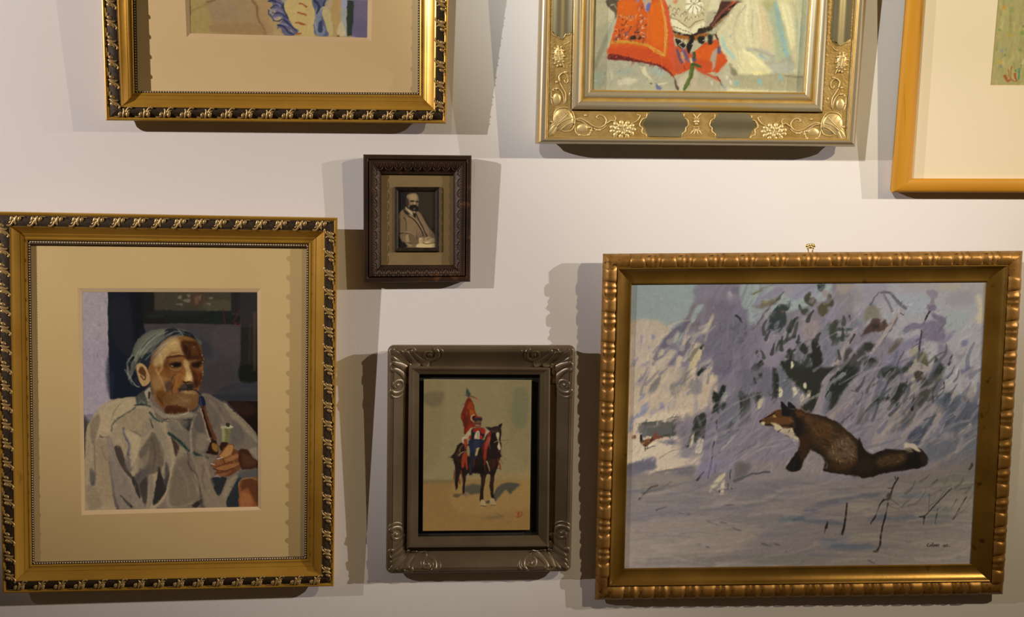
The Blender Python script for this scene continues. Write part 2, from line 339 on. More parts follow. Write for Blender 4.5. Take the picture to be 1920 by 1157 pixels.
# ------------------------------------------------------------------ gilt frames with running leaf sprigs and a beaded sight edge
def sprig_shape():
    V,F=[],[]
    ribbon(V,F,[(-19,-7.6),(-13.5,-8.2),(-8.5,-7.2)],1.8,.5,1.5)
    ribbon(V,F,[(-9.8,-8.),(-9.8,-4.),(-7.0,.4)],6.2,.5,mode='leaf')
    ribbon(V,F,[(-5.0,-9.2),(-3.4,-4),(-1.8,1.8),(-3.8,6.6)],5.,.5,mode='leaf')
    ribbon(V,F,[(-2.4,-7.),(.6,-.5),(3.4,5.2),(8.,8.6),(12.,7.0)],2.4,.55,4.2)
    ribbon(V,F,[(3.6,-8.2),(3.2,-4.),(6.2,.6)],6.4,.5,mode='leaf')
    ribbon(V,F,[(2.2,-1.6),(5.0,1.8),(8.8,4.0)],3.8,.5,mode='leaf')
    return V,F
ME_sprig=proto('leaf_sprig',sprig_shape(),M_sprig)
def gilt_frame(k,label,cat,O,C,S,B,BV,P,canvas,E,plabel,vis=None,board=None):
    T=thing('framed_watercolour',k,label,cat)
    iO=lambda d:inset(O,d)
    mixC=lambda t:iO(.0065)*(1-t)+C*t
    mixS=lambda t:C*(1-t)+S*t
    rings=[(iO(.016),.001),(iO(.0155),.008),(iO(.013),.015),(iO(.008),.021),(iO(.003),.026),(iO(.0008),.031),(O,.035),(iO(.0008),.0385),(iO(.0025),.0395),(iO(.005),.0385),(iO(.0065),.0365),
           (mixC(.12),.0375),(mixC(.35),.0402),(mixC(.6),.0412),(mixC(.85),.0400),(mixC(.93),.0395),(mixC(1.),.0405),
           (mixS(.06),.0395),(mixS(.12),.0372),(mixS(.25),.0335),(mixS(.4),.0292),(mixS(.55),.0262),(mixS(.58),.0268),(mixS(.62),.0258),(mixS(.8),.0236),(mixS(.86),.0242),(mixS(.92),.0236),(mixS(.97),.0228),(S,.022),(S,.0195),(B,.0195),(B,.0118)]
    mi=[0]*(len(rings)-1)
    for j in range(10,16): mi[j]=1
    for j in (28,29,30): mi[j]=2
    rl=rails(T,rings,[M_gold,M_band,M_dark],mi)
    # carved sprigs
    for (a,b,_),r in zip(SIDES,rl):
        pa,d,L=edge(iO(.0065)*.5+C*.5,a,b); Lo=L; n=max(1,int(round((L-.012)/.0345))); inn=np.array([-d[1],d[0]])
        for i in range(n):
            place(ME_sprig,'leaf_sprig',r,pa+d*(L*(i+.5)/n),d,inn,.0408,.05,(L/n/.0352,1,1))
    # beads along the sight edge
    for (a,b,_),r in zip(SIDES,rl):
        pa,d,L=edge((S+B)/2,a,b); V,F=[],[]; n=int(L/.0046)
        for i in range(n):
            q=(pa+d*(L*(i+.5)/n))*1000; dome(V,F,q[0],q[1],1.75,1.75,1.9,n=6,m=2)
        relief('bead_string',r,(V,F),M_bead,lambda x,y,z:(x*.001,-.0195-z*.001,y*.001),sharp=80,kind='stuff')
    mt=ring_mesh('mount_board',T,[(inset(B,-.003),.011),(inset(B,-.003),.0125),(BV,.0125),(BV,.0085),(inset(B,-.003),.0085)],board or M_mat)
    ring_mesh('mount_bevel',mt,[(BV,.0125),(P,.0090)],M_bev)
    picture('watercolour',k,T,inset(P,-.001),.0088,canvas,M_wc,E,plabel,vis=vis)
    return T
def art_fox():
    c=Canvas(1160,518,1860,1076,'#77707a',3); P,S=c.P,c.S; c.bl=.8
    # --- sky, snow ground
    P('#8b9491','1160,500 1560,500 1560,560 1430,600 1330,640 1160,690',5,sm=False)
    P('#8d8a8f','1600,500 1870,500 1870,760 1760,760 1680,640 1600,600',8,sm=False)
    P('#ae9b86','1160,640 1220,600 1300,640 1345,700 1330,790 1290,900 1160,900',6)
    P('#756c6c','1160,890 1300,880 1460,900 1600,905 1860,880 1860,1080 1160,1080',6,sm=False)
    P('#716869','1160,960 1400,950 1860,960 1860,1080 1160,1080',10,sm=False)
    P('#7b706a','1160,985 1330,975 1420,1000 1330,1050 1160,1060',9)
    c.at(1170,520,6.426)
    # great snowy fir, left half
    P('#7d7580','900,60 1380,60 1478,250 1478,1157 1000,1157 620,1157 380,1000 350,900 560,640 760,480 850,260',7)
    P('#75696f','830,330 1000,260 1250,330 1300,470 1100,560 900,640 700,620 760,500',7,.7)
    P('#6a6472','340,960 420,780 640,600 760,500 820,560 700,660 620,760 520,840 420,1000',4)
    P('#6e6874','640,900 820,720 900,760 760,900 620,1000 480,1157 420,1157 520,1010',5,.9)
    P('#8b9490','890,330 960,330 880,470 830,540 800,500 850,400',4)
    P('#8b918e','620,690 720,670 690,760 600,800',4)
    P('#7a7682','840,150 900,110 1000,110 960,260 860,330 900,240 830,190',6,.8)
    P('#8a8490','1240,170 1290,160 1310,260 1290,330 1250,250',5,.8); P('#9a938e','1255,185 1290,180 1300,240',3,.7)
    P('#6d6676','1080,300 1400,300 1478,420 1478,700 1160,700 1120,480',9,.6)
    P('#686470','1000,600 1478,560 1478,1157 1060,1157 960,900',12,.7)
    P('#60606c','1300,120 1380,110 1380,200 1300,180',5,.6)
    P('#70627a','1060,940 1150,820 1180,850 1090,960',3,.7); P('#6a5c70','1060,1080 1300,1070 1300,1157 1060,1157',6,.6)
    # sunlit snow left
    P('#b0a08e','210,560 290,510 350,640 360,720 440,640 540,660 460,760 400,900 330,1000 200,1157 60,1157 70,760 200,680',5)
    for t in ('340,680 380,720 350,770 330,730','280,820 310,850 290,880','200,700 230,720 210,800 190,850 200,760','150,960 170,980 120,1080 100,1060','260,1020 330,1030 240,1080 150,1110'):
        P('#857f93',t,2.5,.8)
    P('#a79a86','450,850 490,900 400,980 430,900',2); P('#a89b8a','520,900 600,870 620,920 560,1010 480,1080 340,1157 250,1157 380,1040',4)
    P('#b0a080','780,990 830,850 880,790 960,820 960,870 900,1000 850,1157 740,1157 790,1050',3)
    P('#5f5a48','770,980 850,860 910,830 880,900 840,960 800,1020',2,.6); P('#3f3f34','910,850 950,800 970,830 940,880',2)
    P('#a7978c','1010,1000 1080,1000 1060,1090 1000,1157 930,1157 990,1080',2); P('#34362a','870,1157 940,1080 1030,1030 960,1100 910,1157',1.5)
    P('#b0a08c','640,960 700,950 700,1020 680,1090 660,1157 560,1157 620,1040',4); P('#b3a389','700,800 760,700 800,700 740,800',3,.7); P('#a09486','800,700 850,670 830,720',2,.7)
    S('#343c34',30,'1350,460 1390,490 1420,540',20); S('#4d4f55',22,'1270,1010 1290,1060',12); P('#5a5a62','1380,770 1430,740 1450,780 1400,800',3,.7); P('#56585e','1440,670 1478,650 1478,700',3,.7)
    # middle top
    c.at(1390,520,6.426)
    P('#8a928f','0,60 180,60 140,170 100,360 0,340',5); P('#857e8e','180,60 880,60 860,200 700,260 560,240 420,120',6,.8)
    P('#7f7684','200,260 300,200 420,120 520,160 420,260 240,260',4,.8)
    S('#7f7a62',26,'130,200 200,170 260,130 380,90',14,al=.9); S('#6d6d55',20,'150,200 260,150',10)
    P('#736c58','120,340 230,320 240,280 320,280 460,240 470,270 380,340 250,380 150,360',3); S('#8d845e',14,'240,300 320,290 280,310',al=.8)
    S('#5f564c',30,'470,230 330,370 240,480',16,al=.9); S('#5e4d46',26,'260,470 200,560 140,640',16,al=.9); S('#4f4a48',10,'510,180 380,340',5)
    S('#80768a',34,'140,480 300,420',20,al=.6); S('#7b7484',40,'350,430 260,700 210,850',20,al=.6)
    P('#3a4543','350,440 460,330 560,330 590,280 580,380 530,420 550,500 520,590 430,660 360,620 300,650 340,560 330,480',2.5)
    P('#6b6975','430,530 460,520 450,580 400,640 390,580',2); P('#7a5f44','470,400 510,400 520,420 480,425',2,.8); P('#66606c','350,430 420,400 380,470',3,.8)
    P('#4c4a3f','760,240 800,190 840,180 830,240 870,240 920,300 930,360 890,370 820,340 770,300',2.5); P('#695f48','850,250 910,280 900,350 860,340',2.5,.8)
    P('#5a5139','930,310 1020,290 1060,190 1120,300 1100,350 1040,360 1050,430 980,470 930,420',3); P('#42483a','1040,200 1080,240 1110,320 1050,330',3,.8)
    P('#4a4d3c','690,340 710,330 730,390 790,370 830,440 780,460 720,430',2.5); P('#48563f','760,400 810,400 820,450 760,455',3,.7)
    P('#39433d','920,80 1010,80 990,150 950,170 920,140',3); P('#8b7b72','980,160 1040,160 1020,240 980,220',4,.9)
    P('#505648','620,510 670,550 620,600 590,550',3,.9); P('#6f5f4c','760,620 800,640 780,670 750,640',2,.9)
    P('#8a7b78','740,470 930,540 940,660 860,750 760,720 700,600',8,.8); P('#857a86','300,700 480,700 560,620 720,600 820,780 700,800 500,960 480,1020 300,1100 240,900',8,.6)
    P('#80787a','1130,90 1400,90 1470,300 1300,420 1180,460 1130,300',9,.6); P('#958679','1160,80 1380,90 1330,150 1200,200',6,.7)
    P('#42493a','1050,580 1130,520 1180,530 1150,640 1180,780 1120,820 1060,700',3); S('#3f5150',40,'1180,630 1330,625',20); S('#46525a',36,'1170,730 1300,700',20,al=.9); S('#8c8284',26,'1170,670 1340,660',14)
    P('#5d5f68','1300,470 1478,420 1478,560 1340,600 1300,560',8,.4); S('#8b7f88',40,'1440,380 1380,470',24); S('#3e3a3a',14,'1300,460 1310,510'); S('#4a4040',14,'1220,500 1190,550',8)
    P('#6a6a74','980,520 1060,580 1060,760 1200,820 1100,1157 980,1157 950,800',9,.7)
    S('#454c44',34,'460,770 420,870',22); S('#4b4b44',36,'180,890 200,950',20)
    P('#33362f','160,1050 240,1000 260,1050 180,1130 130,1100',3)
    P('#373c38','670,780 740,780 800,860 780,930 720,900 690,850',3)
    P('#2c2f2a','840,740 920,780 950,860 970,940 960,1157 860,1157 850,1000 800,940 850,900',3)
    P('#343831','550,880 600,870 640,940 650,1010 740,1050 760,1157 540,1157 480,1050 480,1010 580,990',3)
    P('#3a3f3c','640,1030 760,1000 780,1157 660,1157',4,.9); S('#66676f',70,'660,880 710,1020',40); S('#5e626a',70,'780,960 830,1157',60)
    P('#b3aa90','600,1020 630,1030 620,1090 590,1110',2); P('#454238','380,1090 420,1100 440,1157 390,1157',3)
    # diagonal trunks
    S('#857a7e',60,'1380,640 1250,850 1060,1157',90,blur=1); S('#3b3435',26,'1360,690 1310,800',12); S('#96887f',30,'1240,860 1120,1090',40,al=.7)
    P('#43403d','1260,880 1320,850 1370,900 1478,820 1478,1000 1400,1080 1240,1157 1180,1157 1230,1000',4,.85); S('#676a70',30,'1400,1010 1478,940',20)
    # right top
    c.at(1620,520,6.426)
    P('#8e8584','400,60 1478,60 1478,220 1000,180 600,160',8,.7); P('#9a8c7b','900,90 1150,70 1100,150 960,140',6,.7); P('#8a8f98','400,220 740,230 760,380 560,460 480,330',9,.7)
    P('#858d8c','960,420 1250,440 1220,560 1130,620 1000,580',9,.7); P('#7f7a80','1000,220 1300,180 1300,320 1050,340',9,.6)
    P('#827a86','0,60 300,60 200,300 60,420 0,500',7,.6)
    P('#a99b83','1350,230 1400,220 1430,330 1440,480 1400,560 1340,500 1380,400',5,.9); S('#9b8d72',30,'1450,60 1440,560',20,al=.8)
    S('#625e66',26,'200,180 320,190 380,270 500,370',46,blur=1); S('#6b6875',30,'240,210 290,300 340,400',40,al=.9); S('#5b5c66',12,'170,180 120,260 80,330',26)
    P('#6f6550','20,380 110,330 180,400 200,480 100,500 0,520',5,.7)
    P('#563f38','60,560 110,500 190,500 210,560 250,500 280,600 200,650 100,660 0,690 0,640',3); P('#3c2d28','90,570 180,560 200,600 120,610',3,.8)
    S('#4d3c34',14,'0,640 90,640',8)
    S('#8f817f',36,'460,400 330,560 180,780 80,900',50); S('#4e4644',12,'480,455 440,430'); S('#53494a',14,'400,490 250,740',8,al=.8)
    S('#7d7280',90,'800,180 850,200 830,230',80); S('#7b7078',50,'830,290 820,360',70); P('#6c6275','760,340 850,330 870,390 790,410',3)
    P('#6c6273','800,430 900,450 990,500 970,580 930,580 850,500',3); S('#2e2a31',22,'790,410 750,480 700,640',16); S('#6a6478',70,'500,640 600,580 720,600',60,al=.9)
    P('#6e6577','700,560 860,520 980,640 960,760 860,780 700,740 680,700',5); P('#746d80','500,760 680,700 720,800 560,860 440,960 380,1050 200,1157 0,1157 240,980',6,.9)
    S('#3f3a3e',14,'690,640 680,760 660,900 640,1030',34); S('#50474a',12,'680,800 600,830 560,900',6)
    P('#8c8274','570,860 650,830 640,1030 590,1050 540,920',4,.9); P('#55553f','680,900 740,920 780,1080 700,1050 650,1030',4)
    P('#736e82','1010,680 1100,640 1080,700 1000,780 960,760',5,.9); P('#6d6880','1180,760 1240,760 1230,830 1190,830',4,.9); P('#706878','900,780 1050,900 1060,1040 960,1060 900,980',6,.8)
    P('#726b7a','1110,920 1220,930 1150,990',5,.8); P('#605f78','1180,1090 1300,1080 1290,1157 1170,1157',6,.9); S('#40383c',24,'1060,940 1020,1060',20)
    P('#3a3d38','860,940 900,1000 960,1080 940,1157 820,1157 840,1060',4,.9); P('#3c423c','220,1100 320,1050 440,1100 560,1010 600,1060 480,1157 230,1157',4)
    P('#383d37','0,800 80,780 120,830 60,880 0,880',4); P('#333833','0,980 80,960 170,1030 60,1100 0,1110',4); S('#65666d',30,'0,1020 90,950 160,980',20,al=.7)
    P('#5b4d44','270,850 330,830 400,740 480,740 440,800 330,910 290,910',4,.8)
    S('#857b80',60,'570,1100 650,1050 740,1100',60); S('#4f4039',40,'650,1120 700,1150',30)
    # left sunlit, hut and birds
    c.at(1170,690,6.091)
    P('#ac9b86','40,0 600,0 580,300 430,420 200,560 60,600 30,300',8,.8); P('#887f86','130,180 240,60 300,40 200,200 150,200',5,.6)
    P('#75706f','280,250 350,140 420,100 400,180 350,270 300,280',4,.9); P('#80849b','440,200 490,200 490,260 450,240',4,.9); P('#817f90','160,370 230,280 250,300 200,360',3,.9)
    P('#7f7f92','70,570 140,540 240,400 270,400 260,500 180,560 110,600 90,700 40,740',4); P('#817e92','410,410 450,400 470,470 420,470',4,.9); P('#8a8494','300,480 380,470 360,520 300,530',5,.7)
    P('#a99a87','440,0 660,0 620,200 540,340 420,260 480,160 470,80',6,.8); P('#75706a','530,200 640,120 720,30 760,60 680,180 600,330 540,300',4,.85); P('#4c4a3f','680,110 720,60 700,150 680,200',2,.8)
    P('#9c8f82','620,0 760,0 740,120 700,200 660,220 620,330 540,360 580,200',5,.6); P('#7c7672','760,130 830,130 870,170 850,300 720,260',6,.8)
    P('#aa9a8a','620,370 720,240 770,240 740,310 640,420 600,420',2.5); P('#afa08c','870,120 960,20 1010,0 960,100 900,150',2.5); P('#2e3228','830,70 890,20 950,0 880,60 850,100',2)
    P('#ada08d','730,390 770,310 800,330 770,400',2); P('#b0a28b','930,440 960,320 985,320 960,440',2); P('#ada08b','790,500 830,380 860,390 830,520 800,540',2); P('#a4978c','910,400 945,420 940,450 910,440',2,.8)
    P('#a0938a','480,400 580,350 590,450 480,470',4)
    P('#b5a58f','140,590 260,550 470,500 740,470 740,500 560,560 300,620 170,630',2); P('#9b8d80','470,600 560,580 700,560 690,600 600,640 480,640',3,.9)
    P('#5d5c57','190,640 300,620 560,620 600,760 480,790 330,780 200,760',3); P('#6a6663','170,640 250,650 250,780 180,760',3); S('#4c4d49',60,'580,620 570,760',40,al=.8); S('#6d6765',24,'200,680 460,660',24,al=.7)
    P('#68646b','580,600 720,620 700,740 600,780',5,.8); S('#4a4744',12,'170,640 330,620 440,600 540,570 650,560',8,al=.8)
    P('#b0a18b','30,820 200,830 430,830 540,880 520,960 350,1000 180,1060 60,1090 25,1090',5); P('#a8998a','500,800 620,790 630,815 520,820',2); P('#ab9c88','360,1120 440,1020 620,940 700,970 560,1040 400,1130',3)
    P('#6d6a74','30,1100 150,1050 320,1020 370,1050 340,1157 20,1157',4); P('#7c7677','380,830 520,830 640,850 660,870 540,880 430,860',4,.8); P('#6b6873','500,840 560,820 570,870 520,870',4); S('#746d6e',14,'400,1040 520,960 620,930',8,al=.8)
    P('#69452f','180,830 230,820 330,810 300,870 240,900 200,880',1.6); P('#8a5330','250,820 320,810 290,850 250,850',2,.8); P('#232a2e','180,770 205,765 210,820 185,830',1.2); S('#533830',36,'310,830 360,780',26); S('#2f2624',9,'235,890 237,945'); S('#3a3234',8,'265,890 268,925'); S('#5b5560',12,'250,925 350,890',8)
    P('#7d4a35','330,780 360,730 390,770 450,780 420,800 370,820 340,830',1.6); P('#7a5136','90,800 110,770 140,770 140,800 110,810',1.5); S('#4a4b44',20,'480,770 510,770 520,800',10,al=.8)
    # fir trunk pocket dark greens
    P('#686574','700,560 800,560 900,500 1000,450 1000,900 700,1040 640,900',9,.75)
    P('#2e352d','1020,260 1080,290 1120,200 1160,210 1150,280 1110,360 1160,400 1130,480 1080,460 1100,560 1060,500 1000,520 1040,400 1010,350',2.5)
    P('#8d8d85','1110,380 1130,310 1175,270 1180,320 1150,400 1120,400',2)
    P('#3e3f36','820,550 920,510 940,600 920,800 880,790 830,860 790,830 760,860 780,700',3); P('#5d5a55','760,760 790,740 780,900 720,920 710,880',3,.7); P('#2a2f2a','700,890 735,885 740,910 715,915',2)
    P('#b0a38d','750,890 780,770 805,790 780,900 755,905',2); P('#aca08e','810,960 840,820 910,820 880,960 830,975',2); P('#5a5862','1160,720 1240,600 1250,600 1230,720 1190,740',3,.8)
    P('#35382f','1165,720 1200,650 1240,590 1250,690 1210,740',2.5); P('#33372f','1310,270 1401,330 1401,600 1360,600 1330,470',3); P('#5f626c','1060,500 1170,420 1320,300 1330,700 1200,900 1060,960',9,.6)
    S('#8f8784',30,'1330,700 1230,810 1090,960',22); S('#2a2628',12,'1100,960 1080,975'); S('#7b767c',36,'1060,600 1040,820',30); S('#3a3a40',26,'1055,600 1060,700',20,al=.8); S('#2c2a31',12,'1035,830 1010,960 990,1157',8)
    # centre, fox surroundings
    c.at(1390,690,5.509)
    P('#35392f','520,0 900,0 860,160 800,280 740,460 600,400 700,330 560,160 450,60',5)
    P('#2f3530','900,0 1250,0 1140,130 1040,260 900,480 870,460 900,250',5); P('#343a31','0,290 80,290 90,440 90,540 0,560',4); P('#3a3c34','90,270 170,240 210,330 180,430 130,340',3.5); P('#32362f','320,40 380,60 390,220 370,300 330,280 320,140',3)
    P('#63656d','370,0 430,0 480,90 530,220 520,400 400,330 390,100',4,.9); P('#61606a','100,0 290,0 330,250 220,300 130,200 60,290 0,270 0,60',7,.7); P('#3b3d34','120,90 150,120 160,170 130,140',3); P('#3f4138','180,60 220,60 210,110 180,90',3)
    P('#b4a78d','385,205 425,215 420,290 390,295',1.6); P('#ad9f88','175,330 220,320 210,390 180,430 165,400',1.8); P('#b2a68c','530,200 565,200 575,260 545,280',1.6); P('#a79a84','610,285 645,270 645,340 610,345',1.8); P('#aea188','640,165 670,155 670,205 645,205',1.5); P('#ab9f88','685,240 715,230 710,300 680,305',1.5)
    S('#7a7370',26,'830,260 700,320 560,400',30,al=.9)
    P('#766c76','80,440 200,440 420,340 560,420 400,700 300,860 260,1157 0,1157 0,640',8,.75)
    S('#81777d',44,'1000,0 880,120 830,300 770,480',90,blur=1.2); S('#6c6c73',40,'1060,60 920,160 880,260',30); P('#6a6973','860,300 930,250 900,480 850,500',3,.8); S('#27282a',16,'890,240 870,300')
    S('#7b7175',40,'1267,100 1120,260 1000,400 880,510',60,blur=1.2); S('#877b77',36,'1267,270 1100,370 930,500',50,blur=1.2); P('#736a74','1267,300 1267,800 1060,560 980,480 1100,380',8,.8); S('#635c66',30,'1220,420 1130,560',20,al=.6); S('#3e3a36',14,'1230,180 1180,240 1140,230',8,al=.7)
    S('#887e80',12,'180,460 140,560 105,660',8,al=.8); S('#7f757a',30,'330,660 120,820 20,960',14,al=.7); S('#5f5960',30,'380,640 180,760 0,860',14,al=.6); S('#554e55',12,'300,830 260,900',8)
    P('#7d7270','0,960 460,950 700,870 800,880 860,1040 700,1157 0,1157',7,.8); S('#595553',20,'0,1120 120,1090 280,1070',8,al=.7)
    # right middle
    c.at(1610,690,5.508)
    P('#66646c','0,0 380,0 320,200 240,400 120,560 0,700',8,.8); P('#363c35','250,0 380,0 350,120 250,100',5); P('#31372f','700,60 900,0 740,180 700,300 640,220',6,.9); P('#363d37','100,200 200,140 240,150 180,200 90,240',4); P('#343a35','340,300 400,180 460,160 520,220 440,300 400,400 340,340',5); P('#3c4038','640,250 740,220 730,300 640,390 600,380',5)
    P('#303630','130,390 200,290 330,310 330,340 210,330',4); P('#6b6970','240,180 460,60 340,240 260,300 200,280',6,.8); P('#787079','0,200 60,160 160,60 220,60 120,260 0,340',6,.8)
    P('#535049','560,300 760,100 860,60 860,200 700,420 480,600 340,640',8,.7); P('#4a463c','460,560 560,530 540,620 480,620',5)
    S('#8b817f',60,'720,20 620,0 540,40',50); P('#4c4037','570,50 640,30 680,100 600,130',3); S('#8d8471',50,'560,120 550,210',30)
    S('#7f7672',50,'600,200 500,320 400,440 330,560',60,blur=1.2); P('#877b7b','330,560 320,640 230,800 180,850 120,830 150,740',4); S('#7c7577',50,'480,220 470,300 440,360 420,600',26,al=.7)
    P('#2b2c29','570,260 580,270 565,430 535,420',1.5); S('#33302c',10,'560,280 450,410',6); S('#3a3a38',14,'660,330 620,390',6)
    S('#7e7674',44,'700,480 590,560 440,740 400,800',60,blur=1.2); S('#807776',34,'860,380 760,450',30); P('#4b4e60','500,760 540,660 620,610 720,610 640,790',4); P('#49505a','740,520 800,460 800,560 720,620 620,620',5,.9)
    P('#877d77','840,380 910,360 910,420 860,470 830,520 760,600 780,520 830,440',3); P('#6d6b78','640,790 720,620 800,590 880,700 740,760 760,880 660,880',5)
    P('#4c5260','780,300 1200,300 1220,560 1060,640 880,640 880,460',10,.8); P('#7b726d','1060,180 1200,220 1240,300 1180,340 1110,240',6,.8); P('#8c8280','950,290 1010,210 1020,270 960,320',2.5); P('#7d7580','1060,170 1090,130 1100,170',3); P('#4a5266','890,240 950,260 940,340 890,350',5); S('#2f2b2c',16,'885,150 880,200 800,260',8); P('#414450','1060,300 1110,290 1130,340 1060,340',4,.8)
    P('#756d70','1060,670 1110,620 1220,580 1220,660 1120,700',4); P('#5c5f6b','740,760 1000,740 1220,680 1200,980 1000,900 820,950 700,960',8,.8); S('#7b7378',20,'780,790 900,740 1000,740',12,al=.8); S('#7a706e',26,'920,910 1020,850',10); S('#77706f',26,'1060,660 1220,590',10,al=.8); P('#4b5464','1090,680 1160,680 1130,720 1090,710',3)
    P('#6d6462','880,960 1200,880 1200,1157 700,1157 700,1060',8,.8); S('#403a38',16,'1170,990 1130,1050',8)
    P('#6f6565','0,1100 400,1090 720,1050 720,1157 0,1157',7,.9)
    # fallen light strokes over foliage, painterly
    up=lambda x,y: 1.05 if x<1600 else .9
    c.brush(2600,16,4,up,.07,.45,(1165,600,1850,890),aj=.35)
    c.brush(500,12,3,.1,.03,.4,(1165,520,1850,620),aj=.5)
    c.brush(900,8,2,up,.16,.4,(1330,560,1780,800),aj=.5)
    R=c.rng; c.at(0,0,1.); ow=c.wob; c.wob=.5
    def dash(n,box,cols,l0,l1,w0,w1,a0,aj,al,tip=.4,blur=.8):
        for _ in range(n):
            x,y=R.uniform(box[0],box[2]),R.uniform(box[1],box[3]); L=R.uniform(l0,l1); a=a0+R.randn()*aj; w_=R.uniform(w0,w1); k=R.uniform(-.18,.18)
            S(cols[R.randint(len(cols))],w_,[(x,y),(x+np.cos(a)*L*.5+k*L*.4,y-np.sin(a)*L*.5),(x+np.cos(a+k)*L,y-np.sin(a+k)*L)],w_*tip,al=al,blur=blur)
    dash(60,(1560,700,1820,850),['#8a8088','#857c86','#7f7780','#8f8680'],40,95,3,9,.85,.16,.5)
    dash(34,(1560,660,1800,800),['#3a3f3c','#34393a','#45474a','#4c4a44'],16,44,3,8,.9,.25,.55)
    dash(26,(1640,680,1830,820),['#54586a','#4f5566','#5c5a70'],20,50,5,11,.9,.3,.5)
    dash(22,(1190,610,1325,720),['#b0a28e','#a89a8c','#b8aa92'],14,40,5,12,.95,.25,.45,blur=1.3)
    dash(24,(1190,620,1330,740),['#716c78','#77727f','#6d6a70'],12,36,3,7,.95,.25,.55)
    dash(40,(1300,560,1420,840),['#857d8a','#7f7886','#6a6670','#646270'],30,80,5,12,1.25,.2,.35,blur=1.6)
    dash(40,(1400,540,1600,700),['#888090','#8d8488','#7b7688'],20,60,4,9,.9,.2,.45)
    dash(18,(1420,600,1590,690),['#363b35','#2f342f','#3d4238'],12,30,5,10,1.2,.3,.7)
    dash(46,(1240,790,1470,880),['#817780','#6b6572','#8a8080'],40,110,3,7,.62,.1,.45)
    dash(40,(1580,800,1840,880),['#7e7578','#6b6870','#5e6070'],30,80,3,8,.45,.15,.4)
    c.wob=ow
    # snow foreground
    c.at(1160,860,5.259)
    P('#b0a28a','75,60 75,0 230,0 160,40 100,60',2.5); P('#a99b88','350,80 420,0 700,0 560,60 430,90 380,100',3); P('#63606a','75,70 240,20 340,40 370,90 200,150 75,170',5,.9); S('#6a645f',26,'380,140 520,110 720,90',14,al=.8); P('#645f66','520,110 760,60 740,130 680,170 560,140',6,.8)
    P('#7d736a','170,170 400,150 600,170 720,230 500,330 300,380 170,330',8,.8); S('#4d4641',16,'200,400 300,300 380,265',20,al=.8); S('#5c554f',14,'250,340 420,290 520,230',8,al=.7)
    S('#3c3538',22,'770,215 840,130',12); S('#4b4655',10,'880,190 915,0',5); S('#5b5766',16,'950,130 960,60'); P('#78708a','780,60 1050,0 1000,60 900,170 800,200',8,.5)
    P('#a39880','890,330 960,200 1050,140 1040,190 950,280',3); P('#a89a84','1000,350 1010,240 1050,220 1030,340 1010,355',2.5); S('#2c2522',10,'995,315 998,335'); S('#403b44',9,'1105,110 1100,200'); S('#3d3839',9,'1080,250 1076,310',5); S('#3d3839',8,'1110,290 1112,305')
    P('#595553','1150,190 1240,160 1280,130 1300,70 1260,40 1150,60',7,.7); S('#505153',30,'1140,220 1240,185 1330,150 1490,130',14,al=.8); S('#867c75',14,'1180,330 1320,240',8,al=.8)
    P('#696268','1200,300 1500,220 1788,200 1788,330 1500,370 1250,360',9,.7); P('#7b706d','1300,420 1500,410 1700,470 1788,520 1500,520 1300,460',9,.7)
    for t,w in (('1050,460 1130,458',16),('370,505 470,478',14),('600,535 640,545',10),('680,552 710,562',14),('880,620 970,655',20),('1010,635 1065,640',24),('1130,690 1205,712',24),('790,845 825,850',24),('870,868 895,880',18),('480,770 550,760',8),('510,800 550,808',14),('1350,750 1370,755',12),('1410,840 1510,868',18),('1545,840 1590,858',20),('1650,915 1665,940',14)):
        S('#4d4a4e',w,t,w*.5,al=.75,blur=1)
    S('#5c646b',50,'1600,600 1788,590',60,al=.8,blur=2); S('#4c5864',20,'1720,600 1788,590',30,al=.9); P('#67625e','350,960 700,950 1000,960 1400,940 1788,960 1788,1040 400,1060',9,.6)
    c.at(1490,860,5.258)
    P('#746b6c','0,160 980,200 1300,120 1788,100 1780,300 900,260 300,300 0,340',9,.6)
    P('#565868','40,580 160,490 300,420 600,360 900,330 760,390 560,420 300,470 200,540 100,580',5,.85); P('#575b68','0,580 200,580 460,630 460,660 200,640 0,610',4,.8); P('#565c6c','260,830 270,790 440,790 560,740 560,780 500,830 760,850 760,890 400,890',5,.9); P('#5b6070','1050,350 1300,330 1340,380 1080,390',5,.7); P('#585c6c','800,560 900,490 900,580 1100,560 1180,560 1180,600 800,620 700,640',6,.8)
    P('#83796f','530,430 700,400 780,430 700,500 540,510',7,.7); P('#7e746d','560,740 800,740 900,780 700,820 560,800',7,.7); P('#5d6064','1380,480 1500,470 1520,600 1380,640 1300,600 1340,540',8,.8); P('#67635f','1450,170 1788,100 1788,330 1600,330 1440,300',9,.6); S('#4a4743',30,'1340,270 1410,210',20,al=.6); S('#464340',20,'1640,300 1730,280',20,al=.7); S('#403c3a',16,'1720,100 1760,60',8); S('#4a4649',12,'1440,320 1450,290')
    c.brush(2200,26,3,.03,.035,.4,(1165,905,1850,1070),aj=.12)
    D='#2f2827'; c.wob=.5
    S(D,16,'1020,190 980,260 950,340 930,400',10); S(D,8,'990,180 1000,220'); S(D,6,'920,290 970,290'); P('#433c36','910,350 950,340 950,400 910,410',3,.8)
    S(D,13,'920,440 900,540 860,700 840,850 810,910',20); S('#4e4744',22,'780,915 815,915'); S(D,8,'930,390 850,440 800,560 750,640',14); S(D,14,'880,400 830,460',6); S('#443d3b',7,'920,460 1030,505',4); S('#443d3b',6,'950,400 1040,470',4); S('#4a4340',6,'1110,465 1200,450',3)
